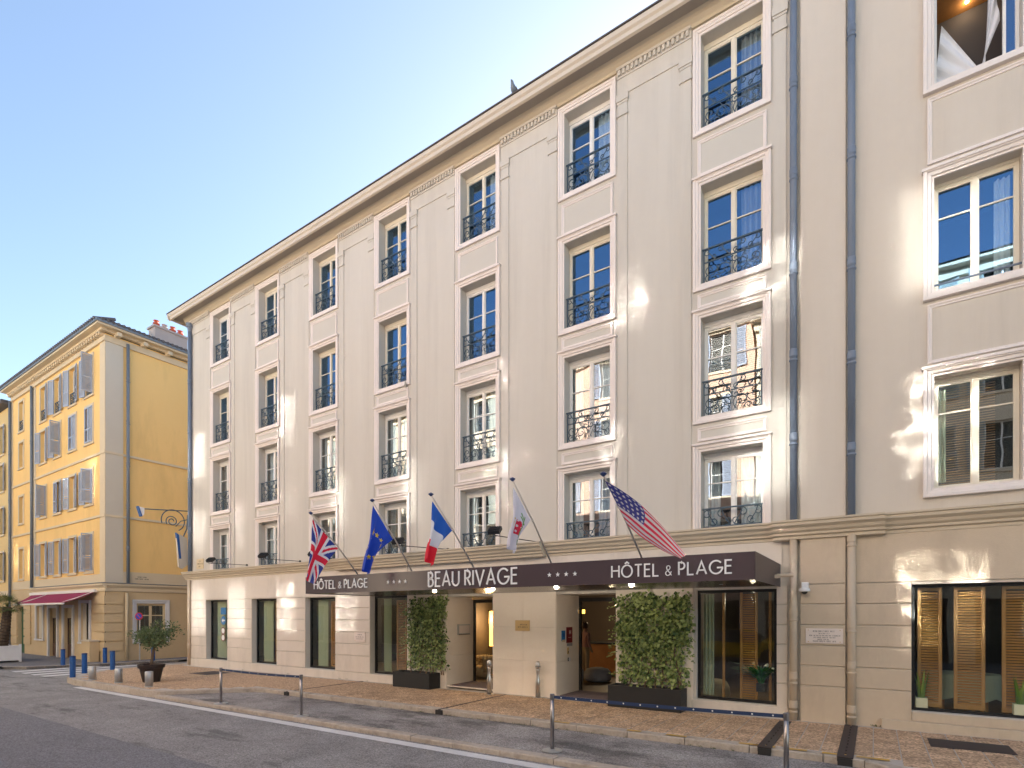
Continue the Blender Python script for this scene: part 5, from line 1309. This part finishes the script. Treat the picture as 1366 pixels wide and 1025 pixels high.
def make_yellow():
    e = tag(empty('yellow_house', (XR,YY,0)), 'ochre yellow corner house with grey shutters and red awning', 'house')
    def yp(o): o.parent = e; o.location = Vector(o.location)-Vector(e.location); return o
    cols = (-33.0,-35.18,-37.36,-39.54); rows = ((13.12,15.02),(10.72,12.50),(7.62,9.30),(4.22,6.06)); ww = .92
    up = [(x-ww/2,x+ww/2,z0,z1) for x in cols for z0, z1 in rows]
    stair = [(-43.75,-42.95,a,b) for a, b in ((13.25,15.0),(11.0,12.5),(7.6,9.2),(4.2,6.0))]
    gfw = [(-40.5,-39.5,.62,2.5),(-34.0,-32.85,.62,2.6)]; gfd = [(-38.5,-37.25,-.4,2.45),(-36.3,-35.05,-.4,2.45)]
    mb = MB(); mb.wall(-45.2,XR,3.5,15.7,YY,up+stair,depth=.26); yp(mb.build('wall', 'ochre'))
    mb = MB(); mb.wall(-45.2,XR,-.6,3.5,YY-.02,gfw+gfd+[(-43.9,-42.7,-.4,2.5)],depth=.3); yp(mb.build('ground_wall', 'cream_ground'))
    # right-hand face, seen along the side street
    mb = MB(); mb.wall(YY,44,-.6,3.5,0,[(12.34,13.66,.72,2.55)],depth=.25); mb.v = [(XR+.02-p[1],p[0],p[2]) for p in mb.v]; yp(mb.build('ground_wall', 'cream_ground'))
    mb = MB(); mb.quad((XR,YY,3.5),(XR,44,3.5),(XR,44,15.7),(XR,YY,15.7)); yp(mb.build('wall', 'ochre'))
    mb = MB(); mb.quad((-45.2,44,-.6),(-45.2,44,15.7),(XR,44,15.7),(XR,44,-.6)); mb.quad((-45.2,YY,-.6),(-45.2,YY,15.7),(-45.2,44,15.7),(-45.2,44,-.6))
    mb.quad((-45,13.5,-.6),(XR-.3,13.5,-.6),(XR-.3,13.5,15.7),(-45,13.5,15.7)); yp(mb.build('inner_wall', 'dark'))
    # corner strips, bands, cornices
    for (a, b, m) in ((-31.62,XR+.03,'cream'),(-41.45,-40.75,'cream'),(-45.2,-44.9,'cream')):
        mb = MB(); mb.box(a,b,YY-.035,YY,3.53,15.6); yp(mb.build('corner_strip', m))
    mb = MB(); mb.box(XR,XR+.035,YY-.0,11.74,3.53,15.6); yp(mb.build('corner_strip', 'corner_grey'))  # side of the strip in a greyer cream: its shade put into the colour
    mb = MB(); mb.box(-45.2,-31.62,YY-.03,YY,3.53,4.02); mb.box(XR,XR+.03,11.74,44,3.53,4.15); yp(mb.build('cream_band', 'cream'))
    for z in (9.88,6.80):
        mb = MB(); mb.box(-45.2,XR+.06,YY-.06,YY,z,z+.11); mb.box(XR,XR+.06,YY-.0,44,z,z+.11); yp(mb.build('string_course', 'cream'))
    mb = MB(); pr = [(0,3.15),(-.06,3.18),(-.06,3.34),(-.12,3.40),(-.18,3.46),(-.18,3.54),(0,3.56)]
    mb.prism([(YY-.02+a,b) for a, b in pr],'x',-41.2,XR+.20); mb.prism([(XR+.02-a,b) for a, b in pr],'y',YY-.02,44); yp(mb.build('cornice', 'cream'))
    mb = MB(); mb.box(-41.2,XR+.22,YY-.21,YY,3.562,3.585); mb.box(XR,XR+.22,YY,44,3.562,3.585); yp(mb.build('flashing', 'zinc'))
    mb = MB(); mb.box(-45.2,XR+.08,YY-.10,YY,15.32,15.42); mb.box(-45.2,XR+.06,YY-.05,YY,15.42,15.62); mb.box(-45.2,XR+.22,YY-.24,YY,15.74,15.86); mb.box(XR,XR+.08,YY,44,15.32,15.42); mb.box(XR,XR+.05,YY,44,15.42,15.62); mb.box(XR,XR+.2,YY,44,15.74,15.86)
    yp(mb.build('eave_cornice', 'cream'))
    mb = MB(); x = -45.1
    while x < XR: mb.box(x,x+.14,YY-.22,YY,15.60,15.735); x += .30
    yp(mb.build('dentil_course', 'cream'))['kind'] = 'stuff'
    for k in range(16):
        y = YY+.35+k*1.15; mb = MB(); mb.box(XR,XR+.42,y,y+.20,15.62,15.80); yp(mb.build('modillion', 'cream'))
    mb = MB(); mb.box(-45.4,XR+.50,YY-.50,YY,15.86,15.96); mb.box(XR,XR+.50,YY,44,15.86,15.96); yp(mb.build('soffit', 'cream'))
    mb = MB(); mb.box(-45.4,XR+.56,YY-.56,YY-.44,15.95,16.07); mb.box(XR+.44,XR+.56,YY-.44,44,15.95,16.07); yp(mb.build('gutter', 'zinc'))
    # roof of curved tiles in rows down the slope
    mb = MB(); r0 = (XR+.55,YY-.55,16.06)
    mb.quad((-45.4,YY-.55,16.06),(XR+.55,YY-.55,16.06),(XR-4.0,YY+4.0,17.55),(-45.4,YY+4.0,17.55)); mb.quad((XR+.55,YY-.55,16.06),(XR+.55,44,16.06),(XR-4.0,44,17.55),(XR-4.0,YY+4.0,17.55))
    yp(mb.build('roof', 'roof_tile'))
    mb = MB()
    y = YY-.3
    while y < 26: mb.tube([(XR+.60,y,16.09),(XR-.4,y,16.42)],.075,6); y += .22
    x = XR+.3
    while x > -45.2: mb.tube([(x,YY-.60,16.09),(x,YY+.3,16.40)],.075,6); x -= .24
    o = yp(mb.build('roof_tiles', 'roof_tile')); o['kind'] = 'stuff'
    ch = empty('chimney', (-33.0-XR,14.7-YY,16.4), e)
    mb = MB(); mb.box(-.35,.35,-.85,.85,0,1.35); mb.box(-.42,.42,-.92,.92,1.35,1.45); mb.build('stack', 'chimney', ch)
    for y, s_ in ((-.62,1),(-.2,.85),(.22,1),(.62,.9)):
        mb = MB(); mb.lathe([(.12,0),(.10,.18*s_),(.17,.20*s_),(.17,.25*s_),(.10,.27*s_),(.10,.36*s_),(.15,.40*s_)],(0,y,1.45),12); mb.build('chimney_pot', 'terracotta' if s_ != .85 else 'chimney', ch)
    # windows
    cache = {}
    SH = {(0,0):(170,92),(1,0):(168,170),(2,0):(165,170),(3,0):(None,168),
          (0,1):(0,0),(1,1):(0,0),(2,1):(165,95),(3,1):(168,168),
          (0,2):(168,60),(1,2):(168,165),(2,2):(0,170),(3,2):(170,100),
          (0,3):(168,92),(1,3):(166,165),(2,3):(168,168),(3,3):(165,168)}
    for ci, x in enumerate(cols):
        for ri, (z0, z1) in enumerate(rows):
            l_, r_ = SH[(ci,ri)]; house_window(e, x-XR, z0, z1, ww, 0, l_, r_, cache, rail=(ri == 0))
    for (a, b, c, d) in stair: house_window(e, (a+b)/2-XR, c, d, b-a, 0, None, None, cache, rail=(c > 13))
    # ground floor openings with pale surrounds
    for (a, b, c, d) in gfw:
        w_ = empty('shop_window', ((a+b)/2-XR,0,0), e); hw = (b-a)/2
        mb = MB(); mb.ring(-hw-.16,hw+.16,c-.0,d+.16,.16,-.09,-.02,.0); mb.box(-hw-.2,hw+.2,-.12,-.02,c-.10,c-.002); mb.build('surround', 'stone_surround', w_)
        mb = MB(); mb.ring(-hw,hw,c,d,.05,.12,.17); mb.box(-.03,.03,.12,.17,c,d); mb.build('frame', 'door_brown', w_)
        p = MB(); p.box(-hw+.05,hw-.05,.14,.146,c+.05,d-.05); p.build('pane', 'glass_far', w_)
        mb = MB(); mb.box(-hw,-hw+.45,.05,.08,c+.02,d-.02); mb.build('inner_shutter', 'corner_grey', w_)
    for (a, b, c, d) in gfd:
        w_ = empty('shop_door', ((a+b)/2-XR,0,g(-36)-.07), e); hw = (b-a)/2
        mb = MB(); mb.ring(-hw-.16,hw+.16,0,d+.4,.16,-.10,-.02,.0); mb.build('surround', 'stone_surround', w_)
        mb = MB(); mb.ring(-hw,hw,.02,d-.3,.07,.12,.17); mb.box(-.04,.04,.12,.17,.05,d-.35); mb.box(-hw+.07,hw-.07,.13,.16,.05,.75); mb.build('frame', 'door_brown', w_)
        p = MB(); p.box(-hw+.07,hw-.07,.142,.148,.76,d-.38); p.build('pane', 'glass_far', w_)
        mb = MB(); mb.box(-hw,hw,.10,.14,d-.3,d+.24); mb.build('transom_panel', 'beige_slab', w_)
    # arched passage in the stair bay, filled by a green door
    d_ = empty('side_door', (-43.3-XR,0,0), e)
    mb = MB(); mb.box(-.6,.6,.15,.2,-.4,2.5); mb.build('leaf', mat('green_door',(.03,.10,.05),.6), d_)
    # rustication at the corner
    for z in (.45,.95,1.4,1.85,2.3,2.75):
        mb = MB(); mb.box(-32.35,XR+.075,YY-.085,YY-.02,z-.205,z+.205); yp(mb.build('block', 'cream_ground'))
        mb = MB(); mb.box(XR+.02,XR+.075,YY-.02,11.72,z-.205,z+.205); yp(mb.build('block', 'cream_ground'))
        mb = MB(); mb.box(-42.65,-41.5,YY-.085,YY-.02,z-.205,z+.205); yp(mb.build('block', 'cream_ground')); mb = MB(); mb.box(-45.1,-43.95,YY-.085,YY-.02,z-.205,z+.205); yp(mb.build('block', 'cream_ground'))
    # window on the right face
    w_ = empty('side_window', (.02,13.0-YY,0), e)
    def rot(mb): mb.v = [(-p[1],p[0],p[2]) for p in mb.v]; return mb
    mb = MB(); mb.ringframe(-.86,.86,.56,2.78,[(0,0),(0,-.06),(.07,-.06),(.09,-.04),(.18,-.03),(.20,0)]); rot(mb).build('surround', 'stone_surround', w_)
    mb = MB(); mb.ring(-.66,.66,.72,2.55,.07,.08,.14); mb.box(-.06,.06,.08,.14,.72,2.55); mb.box(-.60,.60,.09,.13,1.95,2.0)
    rot(mb).build('frame', 'beige_slab', w_)
    for a, b in ((-.59,-.06),(.06,.59)): p = MB(); p.box(a,b,.10,.106,.79,2.48); rot(p).build('pane', 'glass_far', w_)
    mb = MB(); 
    for k in range(5): mb.box(-.5+k*.25,-.485+k*.25,.15,.165,.8,2.5)
    rot(mb).build('bars', 'iron', w_)
    # street name plate and utility box
    return e
make_yellow()
plaque_rot = tag(empty('street_name_plate', (XR+.034,12.55,3.85)), 'cream street name plate on the side of the yellow house', 'plaque')
mb = MB(); mb.box(0,.02,-.42,.42,-.14,.14); mb.build('plate', 'cream', plaque_rot); mb = MB(); scribble(mb,-.2,.2,.04,.06,0); scribble(mb,-.3,.3,-.06,.06,0); mb.v = [(.0215,p[0],p[2]) for p in mb.v]; mb.build('inscription', 'ink', plaque_rot)
downpipe(XR+.11,11.92,3.58,15.5,'zinc','grey drainpipe on the corner of the yellow house above the street plate',.07,cols=(5.2,7.3,9.4,11.5,13.6))
downpipe(-41.1,YY-.12,3.6,15.4,'zinc','grey drainpipe on the yellow house front left of the shutters',.07,cols=(6,9,12))
downpipe(-45.1,YY-.12,.0,15.4,'zinc','grey drainpipe between the yellow house and its left neighbour',.07,cols=(3,6,9,12))
downpipe(XR+.12,11.86,-.25,3.1,'beige_slab','cream lower drainpipe beside the barred window of the yellow house',.065,cols=(1.5,))
e = tag(empty('utility_box', (-32.0,10.72,g(-32)-.07)), 'beige utility box against the corner of the yellow house', 'utility box')
mb = MB(); mb.box(-.55,.45,-.2,.2,0,1.0); mb.build('body', 'cream_ground', e, bevel=.01); mb = MB(); mb.box(-.6,.5,-.24,.24,1.0,1.06); mb.build('lid', 'corner_grey', e)
# awning
e = tag(empty('awning', (-36.5,YY-.1,3.15)), 'crimson fabric awning over the shop doors of the yellow house', 'awning')
mb = MB(); A = [(-4.6,0,0),(4.55,0,0),(4.85,-1.35,-.56),(-2.3,-1.35,-.56)]; N = 10
def lerp4(u, v): 
    a = Vector(A[0]).lerp(Vector(A[1]),u); b = Vector(A[3]).lerp(Vector(A[2]),u); p = a.lerp(b,v); p.z -= .03*math.sin(math.pi*v)*(1+.3*math.sin(u*40)); return p
for i in range(40):
    for j in range(N): mb.quad(lerp4(i/40,j/N),lerp4((i+1)/40,j/N),lerp4((i+1)/40,(j+1)/N),lerp4(i/40,(j+1)/N))
o = mb.build('fabric', 'awning', e, smooth=True); sm = o.modifiers.new('solid','SOLIDIFY'); sm.thickness = .008
mb = MB(); mb.box(-2.35,4.9,-1.41,-1.34,-.64,-.56); mb.build('front_bar', 'awning_frame', e); mb = MB(); mb.box(-4.7,4.7,-.10,.06,-.02,.12); mb.build('cassette', 'awning_frame', e)
for x in (-1.9,4.3):
    mb = MB(); mb.tube([(x,-.05,-.02),(x+.35,-.75,-.30),(x,-1.34,-.58)],.025,6); mb.build('arm', 'awning_frame', e)
# neighbour at the left edge
e = tag(empty('ochre_house', (-52,YY,0)), 'pale ochre neighbour with grey shutters at the left edge', 'house')
mb = MB(); xs_ = (-47.2,-50.0,-52.8); rws = ((12.4,14.2),(10.0,11.7),(7.2,8.9),(4.2,6.0)); mb.wall(-62,-45.25,-.6,15.2,YY+.0,[(x-.46,x+.46,a,b) for x in xs_ for a, b in rws]+[(-48.2,-46.4,-.3,2.5)],depth=.26); o = mb.build('wall','ochre_light'); o.parent = e; o.location = (52,-YY,0)
mb = MB(); mb.box(-62,-45.22,YY-.5,YY+20,15.2,15.45); o = mb.build('roof','roof_tile',e,(52,-YY,0)); mb = MB(); mb.box(-62,-45.25,YY+.5,YY+.6,-.5,15); mb.build('inner_wall','dark',e,(52,-YY,0))
mb = MB(); mb.box(-62,-45.3,YY-.15,YY,3.2,3.5); mb.build('cornice','cream',e,(52,-YY,0)); cc = {}
for x in xs_:
    for a, b in rws: house_window(e, x+52, a, b, .92, 0, 168, 168, cc)

# ================================================================== HOUSES ACROSS THE STREET (mirrored in the panes)
mat('opp_cream', (.70,.60,.46), .9, .5, .3); mat('opp_pink', (.66,.45,.34), .9, .5, .3); mat('opp_ochre', (.70,.52,.28), .9, .5, .3)
mat('opp_shutter', (.42,.47,.44), .6)
def opposite(x0, x1, h, m, label, floors, shut, seed, lit=.5):
    r_ = random.Random(seed); YO = -6.2
    e = tag(empty('street_house', ((x0+x1)/2,YO,0), None, math.pi), label, 'house', 'houses across the street')
    W_ = (x1-x0)/2; n = int((x1-x0)/2.7); cols = [-W_+(i+.5)*2*W_/n for i in range(n)]; fh = (h-4.2)/floors; cache = {}
    wins = [(x,4.2+f*fh+.75,4.2+f*fh+.75+min(2.0,fh-1.1)) for x in cols for f in range(floors)]
    shops = [(x-.9,x+.9,-.3,2.7) for x in cols]
    mb = MB(); mb.wall(-W_,W_,-.6,h,0,[(x-.62,x+.62,a,b) for x, a, b in wins]+shops,depth=.25); mb.build('wall', m, e)
    mb = MB(); mb.quad((-W_,0,-.6),(-W_,0,h),(-W_,12,h),(-W_,12,-.6)); mb.quad((W_,0,-.6),(W_,12,-.6),(W_,12,h),(W_,0,h)); mb.quad((-W_,12,-.6),(-W_,12,h),(W_,12,h),(W_,12,-.6)); mb.build('side_wall', m, e)
    mb = MB(); mb.quad((-W_,1.2,-.6),(W_,1.2,-.6),(W_,1.2,h),(-W_,1.2,h)); mb.build('inner_wall', 'dark', e)
    mb = MB(); mb.quad((-W_-.2,-.7,h),(W_+.2,-.7,h),(W_+.2,6,h+1.8),(-W_-.2,6,h+1.8)); mb.quad((-W_-.2,12.5,h),(-W_-.2,6,h+1.8),(W_+.2,6,h+1.8),(W_+.2,12.5,h)); mb.build('roof', 'roof_tile', e)
    mb = MB(); mb.box(-W_-.15,W_+.15,-.6,0,h-.15,h); mb.box(-W_,W_,-.2,0,h-.5,h-.15); mb.box(-W_,W_,-.25,0,3.5,3.9); mb.build('cornice', 'opp_cream', e)
    for k, (x, a, b) in enumerate(wins): house_window(e, x, a, b, 1.24, 0, r_.choice((168,172,150,0)), r_.choice((168,172,150,168)), cache, rail=(k % 3 == 0), sur='opp_cream', shut=shut, gm='glass_opp' if r_.random() < lit else 'glass_far')
    for (a, b, c, d) in shops:
        w_ = empty('shop_window', ((a+b)/2,0,0), e); mb = MB(); mb.ring(-.9,.9,c,d,.08,.1,.16); mb.build('frame', 'door_brown', w_); p = MB(); p.box(-.82,.82,.12,.126,c+.08,d-.08); p.build('pane', 'glass_far', w_)
opposite(-64,-42.1,16.6,'opp_ochre','sunlit ochre house mirrored in the leftmost hotel windows',4,'shutter_grey',1)
opposite(-42,-21.1,17.2,'opp_cream','sunlit cream house mirrored in the middle hotel windows',4,'opp_shutter',2)
opposite(-21,-5.1,17.6,'opp_pink','sunlit salmon house mirrored in the hotel windows behind the flags',4,'shutter_grey',3)
opposite(-5,14,17.0,'opp_cream','sunlit cream house mirrored in the right edge windows',4,'opp_shutter',4,.30)
# unseen house added to keep direct sun out of the side street
e = tag(empty('sun_block_house', (-30,47,0)), 'unseen cream house added to keep sun off the side street', 'house')
mb = MB(); mb.wall(-14,14,-.6,20,0,[(x-.5,x+.5,4.9+f*3,6.8+f*3) for x in (-12,-9.5,-7,-4.5,-2,.5,3) for f in range(5)],depth=.25); mb.build('wall','opp_cream',e)
mb = MB(); mb.box(-14,14,.4,12,-.6,19.9); mb.build('inner_wall','dark',e); mb = MB(); mb.box(-14.3,14.3,-.4,12,20,20.3); mb.build('roof','roof_tile',e)
# yellow car parked across the street, mirrored in the window right of the ivy
mat('car_yellow', (.75,.42,.01), .25, spec=.6); mat('car_glass', (.02,.022,.025), .08, spec=.8); mat('tyre', (.02,.02,.02), .8); mat('tail_light', (.45,.01,.01), .3)
def car(x, y, rz, label):
    z = g(x)+ROAD+.012; e = tag(empty('parked_car', (x,y,z), None, rz), label, 'car')
    # cross-sections along the length: (x, half width low, half width high, z bottom, z waist, z top, half width roof)
    S = [(-2.05,.62,.66,.40,.62,.70,.60),(-1.98,.78,.80,.25,.80,.86,.70),(-1.55,.86,.86,.20,.88,1.30,.62),(-.9,.88,.88,.20,.92,1.46,.64),(.0,.88,.88,.20,.92,1.50,.64),(.55,.88,.88,.20,.92,1.38,.62),(1.05,.87,.87,.20,.92,1.02,.72),(1.7,.84,.84,.22,.84,.90,.70),(2.0,.76,.78,.28,.68,.76,.62),(2.1,.60,.62,.40,.58,.62,.52)]
    mb = MB(); ring = []
    for (sx, wl, wh, zb, zw, zt, wr) in S: ring.append([(sx,-wl*.9,zb),(sx,-wl,zb+.12),(sx,-wh,zw),(sx,-wr,zt),(sx,wr,zt),(sx,wh,zw),(sx,wl,zb+.12),(sx,wl*.9,zb)])
    for a, b in zip(ring, ring[1:]):
        for k in range(8):
            glassy = (k in (2,4)) and a[3][2] > 1.2 or (k == 3 and ((a[0][0] < -1.5 and a[0][0] > -2) or (a[0][0] > .3 and a[0][0] < 1)))
            mb.cur = 1 if glassy else 0; mb.quad(a[k],b[k],b[(k+1)%8],a[(k+1)%8])
    mb.cur = 0; mb.poly(ring[0]); mb.poly(ring[-1][::-1]); mb.build('body', ['car_yellow','car_glass'], e)
    for sx in (-1.3,1.3):
        for s_ in (-1,1):
            w_ = empty('wheel', (sx,s_*.80,.31), e); mb = MB(); mb.lathe([(.20,-.10),(.30,-.10),(.31,-.06),(.31,.06),(.30,.10),(.20,.10)],n=20); mb.build('tyre','tyre',w_,rot=(R(90),0,0))
            mb = MB(); mb.lathe([(.19,-.09),(.20,.0),(.19,.09),(.05,.07)],n=14); mb.build('rim','galv',w_,rot=(R(90),0,0))
    for s_ in (-1,1):
        mb = MB(); mb.box(-2.03,-1.9,s_*.62-.10,s_*.62+.10,.66,.80); mb.build('tail_light','tail_light',e); mb = MB(); mb.box(1.92,2.04,s_*.55-.12,s_*.55+.12,.58,.70); mb.build('headlight','flood_glass',e)
        mb = MB(); mb.box(.75,.90,s_*.90-.06,s_*.90+.06,.92,1.02); mb.build('mirror','car_yellow',e)
car(-5.2,-3.5,0,'yellow car mirrored in the large window right of the ivy')
# weeds in the joints at the foot of the kerb and the hotel wall
r_ = random.Random(21); V, F_ = [], []
def tuft(x, y, z, n_, L):
    for k in range(n_):
        a = r_.uniform(0,6.28); d = Vector((math.cos(a)*.5,math.sin(a)*.5,r_.uniform(.5,1))).normalized(); nrm = d.orthogonal().normalized(); p = Vector((x+r_.gauss(0,.03),y+r_.gauss(0,.012),z)); leaf_quad(V,F_,p,nrm,d,L*r_.uniform(.5,1.1),L*.3)
for k in range(46):
    x = r_.choice((-9.2,-8.0,-7.0,-5.9,-4.9,-4.2,-2.2))+r_.gauss(0,.35); tuft(x,8.93,g(x)-.112,6,.045)
for x in (-14.6,-14.1,-13.2,-17.3,-20.2,-.05,.12): tuft(x+r_.uniform(-.1,.1),11.63,g(x),10,.06)
me = bpy.data.meshes.new('weeds'); me.from_pydata([tuple(v) for v in V],[],F_); me.materials.append(MATS['palm']); o = bpy.data.objects.new('weeds', me); COL.objects.link(o)
tag(o, 'small green weeds growing in the joints along the kerb and wall', 'weeds', None, 'stuff')
